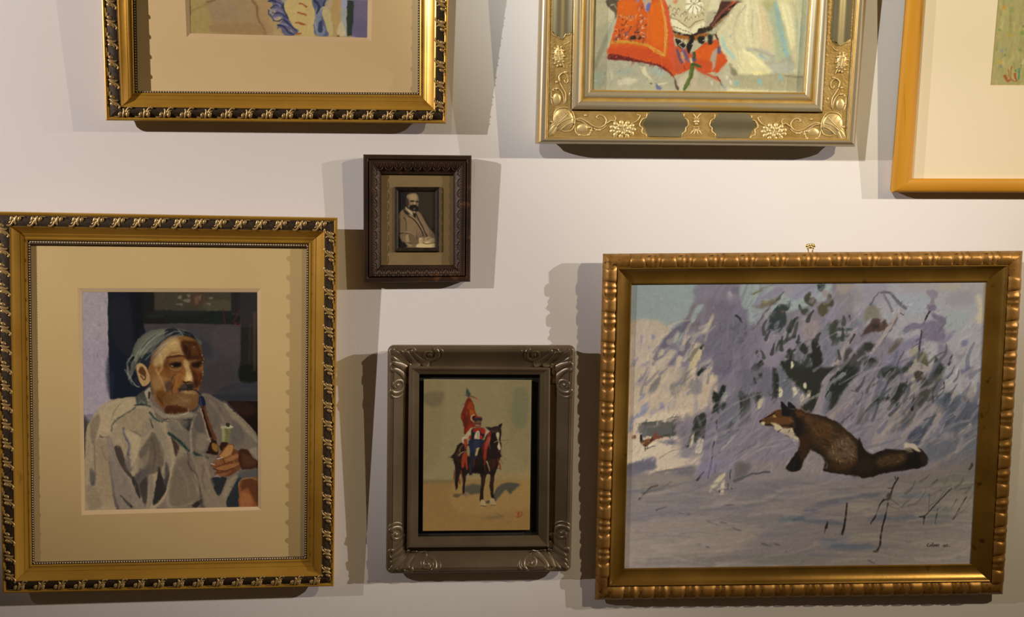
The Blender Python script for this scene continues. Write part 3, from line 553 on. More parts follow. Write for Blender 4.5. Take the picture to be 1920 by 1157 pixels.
    S(D,14,'515,440 500,600 470,740',26); S(D,12,'325,625 310,680',26); S(D,10,'305,700 290,740',6,al=.7); S('#33302f',14,'1230,575 1290,560 1400,440 1550,290',8); S('#33302f',20,'1280,580 1270,640',12); S('#3a3a40',12,'1410,500 1385,640',8); S('#3d3836',10,'1690,380 1610,520 1565,600',12); S('#504a49',8,'1330,350 1320,540',5,al=.8); S('#4b4644',7,'1600,400 1540,500',4); S('#4f4a48',16,'720,1000 790,1040',10,al=.7)
    S('#746b6a',8,'1130,300 1150,280')
    c.at(0,0,1.); c.wob=.4
    dash(90,(1165,900,1800,1066),['#857b75','#7f7570','#8a8079'],50,150,3,9,.06,.06,.3,blur=1.8)
    dash(70,(1165,900,1800,1066),['#625d62','#5f5d66','#68625f','#5a5c68'],40,120,2,7,.08,.07,.32,blur=1.6)
    dash(26,(1690,890,1840,990),['#57534f','#4f4d4c','#6b6660','#7d756d'],20,50,2,5,.85,.2,.5)
    c.at(1490,860,5.258); c.wob=.3
    # signature
    for t in ('1320,838 1305,862 1328,866','1340,848 1336,862 1348,862 1354,848','1364,830 1356,864','1376,850 1368,868','1376,850 1390,856 1376,860','1398,846 1392,864','1414,846 1396,856 1412,864','1424,848 1418,862','1472,850 1466,862 1484,862 1488,848 1480,872','1504,846 1498,864 1512,860','1526,866 1530,866'): S('#2a2220',6.5,t,5)
    c.wob=1.
    # fox
    c.at(1390,690,5.509)
    body='700,470 860,500 1000,570 1080,640 1160,700 1230,780 1300,870 1400,940 1400,1110 1200,1110 1000,1090 880,1070 850,1045 890,1020 870,960 830,900 720,850 690,880 650,950 610,1050 560,1065 520,1050 470,1045 460,1030 520,940 580,850 610,760 560,700 530,620 480,560 470,480 560,420'
    P('#36230f',body,2)
    P('#54391f','860,560 1000,600 1120,700 1200,800 1250,1000 1150,1060 980,1040 900,960 850,860 760,800 700,700 740,600',9,.85)
    P('#63401f','740,500 900,560 960,640 900,720 800,720 700,640 660,540',8,.75); P('#66523c','960,760 1080,700 1160,780 1180,900 1080,980 960,940 900,900',9,.8); P('#6c421f','560,430 700,470 720,540 620,560 560,500',7,.7)
    P('#1b120b','520,540 620,520 640,620 600,700 560,700 520,620',6,.9); P('#4a2b14','620,700 700,700 690,850 640,950 600,900 600,780',5,.9); P('#1c1511','520,940 580,870 600,1000 560,1065 470,1045',3); P('#12110f','550,960 610,950 600,1050 560,1065 530,1040',3); S('#3a3a40',12,'550,970 540,1030',6,al=.7)
    P('#241a12','1180,1000 1260,1060 1267,1110 1150,1108 1120,1060',5,.8); P('#20160e','700,830 800,860 860,960 860,1040 900,1060 960,1085 1100,1100 900,1070 850,1045 880,1010 850,930 760,860',3)
    # head
    P('#6b4320','190,550 260,510 330,455 400,430 470,440 560,500 560,600 500,640 420,610 340,590 280,590 230,585',1.6)
    P('#633a1a','330,470 400,435 440,500 400,520 340,500',3,.9); P('#60401f','230,545 300,515 340,530 280,560 220,560',2,.9); P('#34200f','260,590 330,575 480,590 530,560 540,620 440,600 350,600 280,600',3,.9); S('#1d120c',9,'250,520 330,480 350,460',6); P('#a07c40','325,490 350,485 360,510 335,505',1.4)
    P('#1a1412','185,550 210,545 215,560 195,568',1.2); P('#a99878','205,560 240,560 245,580 215,588',1.3); S('#171210',8,'245,575 270,590 300,580 300,560',6)
    P('#a8997c','300,565 350,570 400,590 430,630 470,630 530,620 545,690 590,720 580,750 500,710 450,680 400,655 350,640 340,600',2.4); P('#8d8172','430,640 530,660 560,730 460,700',4,.7); S('#4a3627',10,'500,640 480,670',4); S('#3c2c20',8,'380,655 410,640',4); S('#5a4636',8,'460,700 500,712',4)
    P('#14100f','410,350 440,365 480,400 500,430 500,500 430,490 415,420',1.4); P('#19161a','485,355 510,360 560,405 550,420 490,410',1.3)
    S('#0f0c0b',60,'500,450 560,520 570,600',40,blur=2,al=.7)
    # tail
    c.at(1610,690,5.508)
    P('#241810','0,730 60,850 120,890 200,870 300,840 480,850 620,830 700,900 700,990 640,1030 500,1050 300,1080 180,1105 0,1110',2.5)
    P('#5c4128','180,950 300,890 480,880 500,950 400,1000 200,1020',7,.85); P('#3b2918','0,960 120,940 160,1040 0,1080',7,.8); P('#121312','560,880 620,860 640,960 620,1020 540,1030 480,980',6,.9); P('#3e2c22','640,880 700,920 700,980 650,990',5,.8)
    P('#a09484','475,780 520,775 580,790 640,860 600,860 540,820 480,840',2.2); P('#6f6254','480,830 540,830 560,870 500,870',3,.8)
    fm='1478,775 1500,768 1520,775 1550,783 1575,800 1600,820 1620,838 1640,848 1700,842 1735,855 1735,875 1700,880 1640,888 1560,888 1545,880 1530,850 1515,843 1500,850 1488,830'
    c.brush(1500,6,1.4,lambda x,y:-.75 if x<1640 else -.15,.28,.6,mask=fm,aj=.45,blur=.5)
    c.brush(260,5,1.2,-.8,.5,.5,mask='1550,800 1590,815 1610,850 1600,875 1560,870 1545,840',aj=.6,blur=.5)
    c.tone(.98,1.30,.455,(1.,.98,.93)); c.tex(.06,2.)
    return c
def art_man():
    c=Canvas(145,540,495,965,'#3c3536',5); P,S=c.P,c.S; c.bl=.6; c.wob=.6
    c.at(140,530,5.261)
    P('#807479','60,80 330,80 355,1157 500,1300 60,1300',1.5,sm=False); P('#7b6f7c','80,600 345,600 350,1300 80,1300',8,.7)
    P('#1b1e28','328,90 700,90 680,400 760,800 750,1000 600,1130 352,1150 345,900 328,500',1.5,sm=False)
    P('#23232a','340,200 560,200 560,700 400,600',8,.6); P('#171c2a','340,700 620,800 620,1100 350,1130',8,.7); S('#232a3c',26,'370,900 365,1120',al=.7,blur=3); P('#15171c','560,100 700,100 690,380 600,600 560,300',8,.6)
    for a,b in ((300,190),(240,420),(170,210),(190,1100),(250,390)): P('#65626a','%d,%d %d,%d %d,%d'%(a-25,b,a+10,b-12,a+22,b+10),3,.5)
    P('#201e1c','680,90 947,90 947,410 675,405',2,sm=False); P('#3c342b','782,95 947,95 947,270 790,280',3,sm=False); P('#232720','780,280 947,270 947,330 700,350',3,.8)
    c.at(310,530,5.258)
    P('#3b342a','0,95 650,95 645,280 0,270',1.5,sm=False); P('#453327','230,110 390,110 400,200 300,230 240,200',5,.8); P('#4a4133','400,180 640,180 640,275 400,270',5,.6)
    for t in ('120,150 150,120 160,160','210,120 240,115 235,150','170,170 240,160 240,195 200,190','100,215 160,205 170,225','420,150 470,145 460,165','400,205 440,200 445,220','330,150 350,120 345,170'): P('#6a5f4e',t,2.5,.7)
    P('#6b4a38','290,150 330,130 320,200 300,210',3,.6)
    P('#1f211d','0,280 650,280 740,330 740,415 600,410 0,400',2,sm=False); P('#232a24','0,280 300,280 400,300 200,330 0,320',4,.6); P('#1e2423','380,300 640,290 640,400 400,400',5,.6)
    P('#2c292b','650,95 910,95 910,460 740,440 740,330 650,320',3,sm=False); P('#232021','650,95 740,95 730,300 650,300',3,.7,sm=False)
    P('#3a3538','-50,405 740,430 735,970 910,985 910,1160 520,1160 380,1000 330,640 200,460 0,440',2.5,sm=False)
    P('#2c2c32','340,560 440,620 460,740 380,720',8,.7); P('#43393a','480,440 720,450 720,700 500,650',9,.6); P('#352f30','380,850 620,780 700,1000 420,1100 360,1000',9,.6); P('#2a2b31','700,990 910,1000 910,1160 500,1160 480,1090',5,.6); S('#3a3d46',10,'740,1050 840,1050',al=.6,blur=2)
    P('#26231e','745,440 910,440 910,975 735,970',2.5,sm=False); P('#191d13','740,820 910,830 910,975 735,970',5,.8); S('#453527',34,'880,300 880,860',20,al=.8,blur=2.5); S('#3c3325',14,'835,420 830,760',al=.6,blur=2)
    S('#471f20',12,'570,260 575,310 595,400',9); S('#471f20',9,'730,270 700,340 670,390 700,400 760,380',8); S('#5d2c28',9,'690,410 710,425 745,405',6)
    # chair back, lower right
    c.at(310,740,5.032)
    P('#25160f','580,60 875,60 875,400 820,330 740,230 640,130',2,sm=False); P('#331f14','600,80 760,70 860,150 800,200 700,180',7,.7); P('#1a0f0b','760,230 875,230 875,390 800,330',6,.6); P('#2b2a2f','440,0 875,0 875,50 560,60 480,30',2,sm=False)
    # shirt
    P('#5c4f45','-260,110 -150,0 0,30 150,190 300,150 340,0 400,-10 490,40 620,130 740,240 875,400 875,640 875,1070 -200,1070 -240,400',1.2)
    c.at(140,740,5.028)
    P('#7d6c57','100,560 110,330 150,240 230,130 330,60 470,30 590,20 700,80 800,250 905,330 905,1085 100,1090',1.5)
    P('#8a7860','160,240 330,80 560,40 560,120 420,240 320,380 200,400',7,.8); P('#594b40','150,260 220,180 235,260 200,400 170,470 150,400',4,.6); S('#4c3d36',8,'185,440 190,660 195,800',14,al=.7,blur=1); P('#4a4641','140,710 170,700 200,790 190,850 150,850',3,.9); S('#42363a',12,'180,820 170,850',al=.7)
    S('#473b3e',12,'255,490 270,560 300,610',20,al=.8,blur=1); S('#4a3e40',9,'230,400 330,400',al=.7); S('#453c3d',8,'240,385 260,410')
    P('#6e6056','300,400 350,420 430,640 500,760 640,1000 660,1085 400,1085 350,800 310,560',2.5,.95); P('#655850','330,560 430,650 540,900 640,1040 580,1085 420,1080 350,760',6,.7); S('#42393a',10,'315,580 350,800 370,960 410,1080',30,al=.7,blur=1.5)
    P('#74624e','200,450 290,460 340,700 360,960 330,1040 220,1030 200,800',7,.6); P('#6a5b4b','115,860 210,900 250,1040 200,1085 130,1085',5,.7)
    P('#3f342e','375,490 430,490 470,600 480,660 540,760 560,820 520,780 440,680 390,570',2); P('#4a3c33','430,520 460,570 470,620 450,600',1.5,.7)
    S('#4a4350',26,'460,320 480,400 520,470 510,560',36,al=.9,blur=1.5); P('#514848','510,520 560,560 540,720 480,700 480,600',4,.7)
    P('#8b7a62','460,340 560,360 620,400 600,520 540,690 520,560 520,460',4,.8); P('#75654f','380,240 560,140 680,150 640,300 620,390 540,340 440,300',6,.6); S('#4b403c',16,'540,340 620,385',al=.6,blur=2)
    P('#3b332e','600,560 700,400 740,350 800,440 840,560 820,700 700,760 600,820 540,800 640,660',5,.6); P('#4a4141','560,780 700,680 700,760 680,1000 650,960 600,880',4,.8); P('#382f2b','610,850 680,780 680,1010 660,1060 630,960',2.5,.9)
    P('#312d2b','540,800 560,780 620,930 610,980 560,880',2); P('#6b5d50','600,620 680,560 700,480 690,640 600,720',4,.7); P('#665a50','700,800 740,780 740,1000 700,1070 680,1060',3,.8)
    P('#2c2725','780,760 800,680 840,800 890,740 870,880 800,1000 740,1045 745,960',2.5); P('#58504c','830,740 890,660 870,820 850,860',3,.5); P('#5a4d48','840,1000 905,880 905,1085 760,1080',4,.8)
    S('#2c2b2c',9,'435,955 480,1000 540,1060',26,blur=1.2); P('#6f6152','560,1010 650,1020 700,1060 740,1085 560,1085',4,.5)
    P('#685d50','640,300 720,200 800,280 870,420 905,600 905,700 850,640 800,480 740,330 640,420',5,.7)
    S('#373a33',14,'345,340 370,260 470,190 580,120',12,al=.75,blur=1); S('#6a5e50',6,'400,240 480,200 570,140',al=.8); S('#3a2e28',8,'345,240 380,150 440,80',6,al=.4)
    P('#3f463f','585,20 670,0 690,90 700,110 600,100 580,90',2); S('#6a6658',7,'600,20 660,80'); S('#6a6658',6,'660,20 610,80'); S('#2c2a27',11,'565,100 680,95 760,150 850,200',14); S('#7c705f',9,'580,125 690,115 780,170 880,240',12)
    S('#2e3e39',22,'710,170 750,220 800,250',14); S('#2e2624',7,'710,230 740,310',10); S('#3b3735',10,'820,260 860,230 905,230'); P('#6c6051','720,60 740,100 850,180 905,190 905,215 800,190 720,120',2)
    S('#7f7364',7,'905,600 860,560 820,440',5,al=.6)
    # head
    c.at(140,530,5.261)
    P('#4a4842','580,640 640,540 760,470 947,450 1100,470 1200,540 1240,620 900,640 800,720 760,800 700,820 640,800 600,850 560,930 540,980 640,1030 560,1000 520,920 540,760 560,700',2)
    P('#57564b','620,600 720,500 880,465 800,580 680,720 600,780 580,720',4,.7)
    P('#23252b','640,740 700,700 760,690 800,700 790,780 750,825 700,820 620,800',2.5); P('#2a2b2f','760,700 860,560 947,520 1040,540 860,620 810,720',3,.8)
    for t in ('600,720 700,580 860,490','640,730 760,600 930,510','600,800 620,740 700,640','700,560 820,490 940,465'): S('#6b6a5c',8,t,5,al=.55,blur=1)
    for t in ('660,660 720,580 800,520','720,680 800,590 900,540','580,860 600,800 640,760'): S('#2c2c2e',9,t,5,al=.7,blur=1)
    S('#65655c',11,'570,720 520,790 530,900 600,1010 640,1030',9); S('#6a6a60',7,'495,860 540,930 560,990'); S('#1b1c22',26,'575,740 545,800 545,860',12); S('#2b2c2e',14,'620,930 600,960 640,1010',al=.8)
    c.at(310,530,5.258)
    P('#22242a','0,470 60,450 110,455 170,475 250,500 300,560 270,570 160,520 60,530 0,560',2); S('#5c5d58',9,'120,455 150,490 175,520',6); P('#15181c','165,480 240,490 290,530 310,575 250,560 190,520',1.6)
    # face base
    c.bl=1.15
    F='0,560 60,530 180,520 260,560 310,575 350,640 375,760 370,800 375,900 350,990 330,1060 320,1160 300,1230 200,1270 50,1280 -60,1200 -110,1080 -150,950 -190,900 -150,800 -130,700 -60,620'
    P('#6a4526',F,1.5)
    P('#8a6f4a','-120,800 -60,640 20,560 120,545 150,620 170,690 60,690 0,760 -60,830',4,.95); P('#94784f','-40,640 60,570 120,600 100,660 0,680',5,.7)
    P('#3d2010','150,600 200,560 310,580 360,700 375,790 260,760 220,760 180,680',3.5,.95); P('#5b3517','230,620 300,620 320,700 250,700',5,.6); P('#6c4a22','120,540 230,530 300,570 200,570',3,.8); P('#2c160c','170,640 240,640 240,740 190,700',4,.7)
    S('#6e4f2d',9,'50,685 160,680',al=.6); S('#3c2012',20,'20,740 90,725 180,720 220,750',12,blur=1.4); S('#9a815c',12,'60,712 120,702 180,712',6,al=.6,blur=1)
    P('#2d1a10','40,800 100,780 160,790 150,830 90,835 50,825',2.5); P('#1a120e','90,795 140,795 135,825 95,825',2); S('#9c8a6c',7,'60,818 78,825',4); S('#7a5632',14,'50,850 100,865 160,840',8,al=.8,blur=1); P('#4a2812','0,760 30,760 40,900 60,960 20,930 -20,850',4,.7)
    P('#241208','260,790 340,780 360,800 330,840 270,830',3,.9); S('#7b5c34',10,'280,765 350,765',6,al=.5,blur=1)
    P('#8f7247','190,760 225,780 250,850 270,930 270,980 180,970 170,930 210,860 180,820',2.5); P('#a68a62','215,900 265,920 262,965 215,960',3,.8); P('#3a1a0b','240,820 300,880 360,900 350,990 300,1040 275,990 275,920',4,.95); P('#5a2a12','290,860 350,880 345,960 300,960',4,.6)
    S('#2d130a',16,'175,970 200,985 240,975 270,985',10); P('#29211e','130,1050 160,1010 200,1000 230,1000 270,1000 280,1040 240,1060 180,1060 140,1090',3); P('#4a4038','160,1020 200,1010 210,1040 170,1045',3,.7); S('#1e100b',9,'180,1060 240,1055 290,1060',7); P('#7a6347','150,1080 210,1070 280,1075 300,1120 280,1160 160,1170 140,1120',4,.85); P('#8d7450','180,1080 240,1075 250,1110 190,1110',4,.6)
    P('#7a4b23','80,960 150,880 200,870 170,960 120,1040 90,1080',4,.8); S('#3a1c0e',12,'80,940 80,1000 60,1050 80,1120',8,al=.8,blur=1); S('#9b8a6d',4,'95,915 75,960 80,1000',3,al=.6); P('#3e2e2a','0,980 50,970 60,1040 20,1080 0,1050',4,.8); P('#7b5c38','-100,900 0,900 60,960 20,960 -20,1000 -80,1100 -130,1000',5,.7); P('#6b3f1c','-60,820 20,850 60,920 0,940 -80,900',5,.7)
    P('#54300f','-100,1100 -40,1060 60,1160 160,1200 290,1180 250,1250 100,1280 -20,1240',5,.8)
    P('#6b5336','100,1150 260,1150 280,1200 180,1210',5,.7)
    for x,y in ((362,715),(375,755),(368,780),(370,880),(372,905),(280,632),(355,968)): S('#9c8a70',6,'%d,%d %d,%d'%(x,y,x+3,y+3),5)
    for t,k,w_,a in (('-90,860 -40,960 0,1060','#a08258',26,.4),('-60,700 -30,820 -70,900','#a58a60',30,.4),('130,900 110,980 150,1040','#7d522a',14,.6),('60,860 110,880 150,860','#4a2b16',8,.7),('100,900 60,960 70,1040','#3a2012',7,.7),('150,870 190,920 160,980','#5a3418',9,.6),('-20,1080 40,1140 60,1200','#4a2c14',14,.5),('-80,1120 -20,1200 60,1240','#3a200f',16,.5),('200,830 215,900 240,960','#b49a70',9,.6),('50,600 100,590 140,610','#a98f66',14,.5),('20,640 80,650 140,640','#6e5030',5,.6),('30,665 90,670 150,662','#6e5030',4,.5),('200,600 230,640 220,700','#6b3f1c',10,.5),('300,640 330,720 340,780','#54300f',8,.6),('160,1110 220,1100 270,1110','#9a8460',9,.5),('320,880 335,940 320,1000','#6d3c18',8,.6),('80,1130 130,1180 220,1200','#8b7350',12,.4)): S(k,w_,t,w_*.5,al=a,blur=1.4)
    c.bl=.6
    c.at(140,530,5.261)
    for t,k in (('660,740 740,640 860,560 960,500','#77766a'),('700,760 800,660 920,570 1040,500','#5f6062'),('740,790 820,700 900,620','#4c4d52'),('640,700 720,600 820,520 920,480','#83816f'),('720,700 800,610 900,550','#45464c'),('780,720 850,640 950,560 1060,520','#6b6b68'),('900,520 1000,480 1080,490','#7d7b6f'),('960,540 1060,500 1140,520','#54555a'),('590,760 620,700 660,650','#7a7869'),('610,880 610,820 650,770','#5d5d58'),('1120,490 1180,530 1220,600','#3c3d44')): S(k,13,t,6,al=.6,blur=1.2)
    # ear
    c.at(140,530,5.261)
    P('#8a6b48','610,850 620,800 660,795 710,840 740,930 745,980 700,1020 660,1010 630,950',1.6); P('#4b2a16','630,870 660,830 700,870 700,930 650,900',2.5,.9); S('#3a1c10',12,'650,920 690,960 700,930',8); S('#9c8260',9,'615,860 640,810 690,830 735,920',6,al=.7)
    P('#3b3731','600,1120 700,1060 720,1060 715,1157 620,1157',1.5,.6); P('#7c7262','690,1080 715,1050 750,1040 745,1157 715,1157',1.5); P('#2b1a12','725,1080 745,1080 740,1150 725,1140',2,.9); P('#6b4a2c','750,1000 800,1100 850,1250 820,1200 760,1120',4,.5)
    # chin on collar
    c.at(310,740,5.032)
    P('#5e4024','0,0 290,0 285,100 200,160 80,180 0,170',3,.85); P('#6e5236','60,60 180,30 240,70 180,110 60,100',6,.5); P('#42200e','0,120 60,100 200,130 200,155 80,180 0,175',3,.9); S('#7f6a48',10,'120,10 190,60 240,40',al=.5,blur=2)
    P('#6e6253','0,180 80,190 220,165 300,180 290,200 180,215 60,225 0,215',1.6); S('#8b7f6c',7,'215,135 210,170 100,205 0,200',5); P('#2f2b2b','165,235 255,225 260,240 230,340 200,330 160,300 210,260',2); P('#4b4640','150,240 220,240 200,310 120,270',4,.7)
    P('#5f564a','20,270 100,245 160,290 200,340 220,500 150,470 60,400 20,340',6,.8); P('#544a42','250,230 330,220 400,440 380,560 280,520 250,380',5,.8); P('#6b5f4f','300,380 400,380 400,470 340,540 290,500',6,.6); P('#473e39','270,180 340,180 370,340 280,330',5,.6)
    S('#6c6152',14,'290,190 240,330 250,560 300,700 330,850',16,al=.9,blur=1.3)
    P('#6f6250','135,500 200,540 230,680 300,780 330,860 250,1030 30,1060 20,900',3,.9); P('#574a3e','100,640 200,600 260,780 300,960 200,1040 60,1050 40,880',7,.8); S('#7d7262',6,'135,490 80,650 40,780 10,900',5); S('#7a6f5f',6,'0,360 60,450 100,560 60,690',5,al=.8); P('#3a2a22','50,400 130,490 100,580 80,500',2,.9); P('#3a3431','0,640 40,740 0,900',4,.8)
    S('#24332f',30,'30,365 120,430 220,530',26); S('#24332f',30,'270,550 320,575 400,600',22)
    S('#332c29',14,'210,560 230,680 300,770 330,900 340,960',12,al=.6,blur=1.5); P('#26211f','250,1050 280,1020 350,980 370,990 300,1062',2,.9); P('#3d3330','330,960 370,960 380,1060 330,1060',4,.7)
    P('#67594a','280,610 400,600 420,780 500,940 560,960 600,1060 380,1060 340,900',4,.8); S('#4a3b32',10,'365,640 350,800 380,900',14,al=.6,blur=1.4); P('#262629','430,790 570,780 560,840 520,945 490,945 450,860',1.8); P('#26272a','650,800 730,780 690,860 700,1050 580,1055 600,930',2); P('#6f6150','600,800 700,750 640,860 590,960 540,950 570,850',3,.8)
    P('#5a5046','600,200 760,300 860,440 860,500 720,500 620,420 600,300',7,.7); P('#4a433f','640,240 720,300 740,440 660,480 610,400',6,.6); P('#6e6250','560,80 700,220 860,400 875,460 800,380 680,250 580,150',3,.85); P('#574c44','380,0 480,60 540,150 540,260 430,300 390,200',6,.8); S('#46403c',30,'520,150 440,330',20,al=.4,blur=3); S('#8a7d69',6,'560,80 640,160 720,225 830,340',4,al=.7)
    P('#6c6053','700,520 800,510 875,500 875,620 820,560',3,.9)
    # pipe
    S('#2c1a12',44,'350,110 390,260 450,430 480,500',50); S('#53301c',24,'365,110 400,240 470,420',28); S('#9b8770',7,'335,130 375,280 430,460',6); P('#191a35','318,30 365,20 375,100 325,105',1.3); S('#3d4160',7,'330,40 335,95'); S('#20222e',14,'290,-40 330,0 345,25',10)
    P('#291812','425,450 480,460 500,560 440,565 385,550 400,520',2); P('#6e4c24','440,460 490,470 500,520 480,540 445,510',1.8); P('#46434a','380,550 430,480 440,500 400,545',1,.0)
    P('#5b5636','530,310 615,310 610,400 595,460 530,455 535,380',1.3); P('#77724f','535,320 560,320 560,440 535,440',1.5,.8); P('#8a856a','530,300 575,290 560,275 620,290 640,310 600,320 530,318',1.4); P('#2c2a1c','570,270 605,270 605,305 575,300',1.3); P('#331a10','530,450 600,460 540,530 515,510',1.6)
    # hand
    P('#57321c','490,590 540,520 600,465 650,480 650,510 695,540 715,610 700,700 600,770 480,765 470,740 500,700 440,690 430,660 500,610',1.6)
    P('#8a6238','540,540 600,475 645,490 620,560 560,590 510,580',2.5,.9); P('#7d5330','570,600 690,560 700,600 600,640 560,640',3,.8); P('#6b4026','480,620 560,600 560,660 480,690 440,660',2.5,.9); P('#7b4f2e','470,690 700,640 690,680 560,720 460,710',2.5,.8); P('#70432a','480,730 620,720 560,765 490,765',2.5,.8)
    S('#301509',8,'500,590 540,600 560,650',5); S('#301509',9,'450,700 560,720 700,670',6); S('#301509',8,'470,690 560,655 690,600',5,al=.7); S('#301509',8,'480,738 600,730',5,al=.8); S('#8a8288',12,'495,605 540,590',10); S('#8a8288',11,'435,655 465,660',8); S('#7e7478',9,'475,765 520,775',5,al=.8)
    P('#3a2014','690,530 780,520 820,590 875,630 875,700 760,710 710,690',2.2); P('#4c2d1c','720,560 800,580 860,650 740,680',5,.7); S('#4f4942',22,'700,720 800,710 875,700',14,al=.9); P('#3e3d3e','690,740 875,710 875,800 800,790 700,800',3,.8)
    P('#6a3c20','690,850 730,790 800,785 875,800 875,1050 705,1055 700,930',1.6); P('#7a4a2c','720,920 800,950 820,1050 710,1050',5,.8); P('#3f2214','740,800 870,820 870,1040 820,960 780,880 720,900',5,.65); S('#80705c',5,'690,860 710,810 800,785 870,805',3)
    c.at(140,740,5.028)
    for t,k,w_,a in (('200,120 300,90 420,60','#8d7c68',22,.5),('480,160 520,260 560,300','#83735f',18,.5),('420,420 470,520 500,620','#85755f',16,.5),('560,380 600,480 580,600','#87775f',14,.5),('660,300 640,440 600,560','#7d6d58',12,.5),('730,420 760,560 740,700','#3a312c',16,.5),('860,420 880,560 900,700','#84745e',14,.5),('150,520 150,640 160,720','#7f705c',16,.5),('230,540 260,680 280,820','#6f5f4e',18,.5),('340,480 370,640 430,800','#6f6362',18,.5),('620,700 600,780 560,840','#3c332e',18,.45),('400,860 460,960 520,1040','#6c6060',20,.4),('690,860 700,960 690,1060','#7b6c5a',14,.5)): S(k,w_,t,w_*.4,al=a,blur=2)
    c.at(310,740,5.032)
    for t,k,w_,a in (('60,240 120,260 160,330','#7c6d58',16,.5),('420,60 500,160 560,260','#7c6c57',22,.4),('620,200 720,300 800,400','#7a6a55',18,.45),('250,260 240,420 260,560','#84745e',10,.6),('180,560 260,760 330,900','#352e2b',8,.6),('360,560 390,700 460,860','#7d6d58',18,.5),('80,560 50,740 20,880','#8a7a64',8,.6),('140,700 200,820 220,960','#6f6260',22,.4),('470,200 500,300 480,420','#4d4540',22,.4),('560,320 640,420 760,480','#4a433f',16,.4),('600,540 690,760 600,900','#6f6150',8,.3)): S(k,w_,t,w_*.4,al=a,blur=2)
    c.at(0,0,1.)
    c.brush(1300,9,2.5,lambda x,y:-1.1 if x<330 else -.9,.05,.4,(160,745,484,956),aj=.5)
    c.brush(500,7,3,1.5,.05,.35,(155,548,250,740),aj=.4); c.brush(500,6,2,1.,.06,.35,(275,640,385,770),aj=.7,blur=.5)
    c.tone(1.05,1.16,.33,(1.02,1.01,.95)); c.tex(.1,1.6); return c
def art_rider():
    c=Canvas(786,703,1002,1004,'#595239',9); P,S=c.P,c.S
    c.at(0,0,1.); W=c.wob; c.bl=.7
    P('#75694a','780,700 1010,700 1010,900 780,900',6,sm=False); P('#6e6444','950,690 1015,690 1015,860 960,850',10,.5); P('#6f5f3e','780,700 830,700 825,860 780,870',10,.5)
    P('#775c34','780,905 1010,900 1010,1010 780,1010',10,sm=False); P('#846a40','860,900 1000,890 1000,950 860,960',12,.5)
    P('#4f4534','790,740 830,735 825,760 800,760',6,.5); P('#595a43','965,730 990,740 985,800 960,790',7,.6)
    c.at(780,840,6.804); 
    P('#3c3b32','640,480 820,470 850,560 760,590 620,580',4,.85); P('#393931','1010,540 1120,450 1320,460 1250,540 1200,590 1150,540 1060,620 1010,680 1000,620',3,.9); P('#34342d','880,690 960,660 1010,640 1020,680 900,710',2,.9); S('#3a3426',36,'490,600 560,600',30,al=.6,blur=2)
    P('#5a4a33','1000,810 1100,850 1120,880 1010,910 830,900 1040,860',4,.6)
    c.wob=.5
    # horse
    P('#1c0f0a','480,100 560,-60 700,-40 980,-60 1080,40 1060,180 1010,330 990,450 985,560 1000,640 965,640 940,500 945,350 900,345 880,440 860,560 862,660 815,690 820,560 830,440 815,330 720,320 650,340 630,440 620,560 650,600 600,600 590,520 600,440 580,350 560,330 540,420 530,520 510,545 500,480 495,380 500,250 480,180',1.3)
    P('#2e160d','500,60 560,-20 600,60 570,180 520,160',3,.8); P('#0f0907','700,240 860,230 860,320 700,315',3,.8); P('#36180f','900,80 1000,60 1040,160 980,280 920,240',3,.6); S('#4a2415',12,'865,360 850,520',6,al=.7,blur=1); S('#4a2415',12,'985,360 960,520',6,al=.7,blur=1); S('#5a2d17',14,'590,380 600,460',8,al=.7)
    P('#8b7550','820,680 840,660 865,670 895,720 890,750 830,752 815,720',1.2); P('#8a7450','940,660 980,640 1010,680 1015,735 960,740 945,710',1.2); S('#2a1a12',9,'825,735 895,745'); S('#3a261a',9,'955,730 1010,728'); P('#6d5a40','590,600 640,560 685,590 660,620 610,618',1.4,.9); P('#6d5a40','490,540 530,525 540,550 500,552',1.2,.8); P('#4a3b28','490,600 550,600 545,632 490,632',1.6,.8)
    c.at(780,700,7.233)
    P('#1d100b','510,1157 520,1080 580,1000 640,960 700,1000 900,950 980,760 1040,730 1120,720 1160,780 1150,900 1165,1000 1140,1050 1110,1040 1120,1157',1.2); P('#39200f','540,1100 600,1000 640,990 600,1080 560,1157',3,.8); P('#130b09','1040,760 1100,740 1150,780 1090,900 1060,1000 1020,1000 1010,860',3,.7)
    P('#241410','945,725 1030,740 1010,775 985,760',1.); P('#1d110c','1110,720 1165,675 1155,740 1140,760',1.); P('#2a1915','1000,780 1060,740 1130,730 1150,790 1080,800 1010,820',1.4); S('#6b5a4c',7,'1020,770 1070,790 1130,780',4,al=.6)
    P('#9a8a6b','1085,810 1125,800 1130,860 1125,900 1140,960 1150,1020 1130,1040 1105,1000 1120,930 1095,870',1.1); S('#7a6a45',10,'1060,935 1110,915 1150,925',6); S('#2c1310',9,'1120,1045 1145,1050'); S('#5d2a1c',5,'1165,900 1200,910 1250,908 1235,950 1200,985',4,al=.8); S('#6d4a35',6,'1130,1060 1170,1110 1185,1150',4,al=.7)
    # banner
    P('#5f1c0c','715,320 745,350 790,440 800,520 830,580 770,640 790,680 800,720 740,740 700,790 670,830 650,810 655,740 630,660 608,600 625,520 655,440 680,370',1.2)
    P('#7e3510','740,380 780,430 800,520 820,580 750,560 730,500 690,470 700,420',2.5,.8); P('#8a4c18','720,500 760,500 790,560 740,580',2.5,.7); P('#3b1109','640,560 700,600 690,740 650,720',3,.5); S('#9c5a26',7,'690,520 680,600',5,al=.7); S('#8a2a10',16,'640,600 620,570',al=.5); P('#7a1d12','720,700 780,700 770,740 700,800 680,760',2,.8)
    S('#a08d6e',12,'790,565 755,585 745,620 765,650',12,blur=.5); P('#1a100c','770,585 800,580 800,640 770,640',1.5,.9)
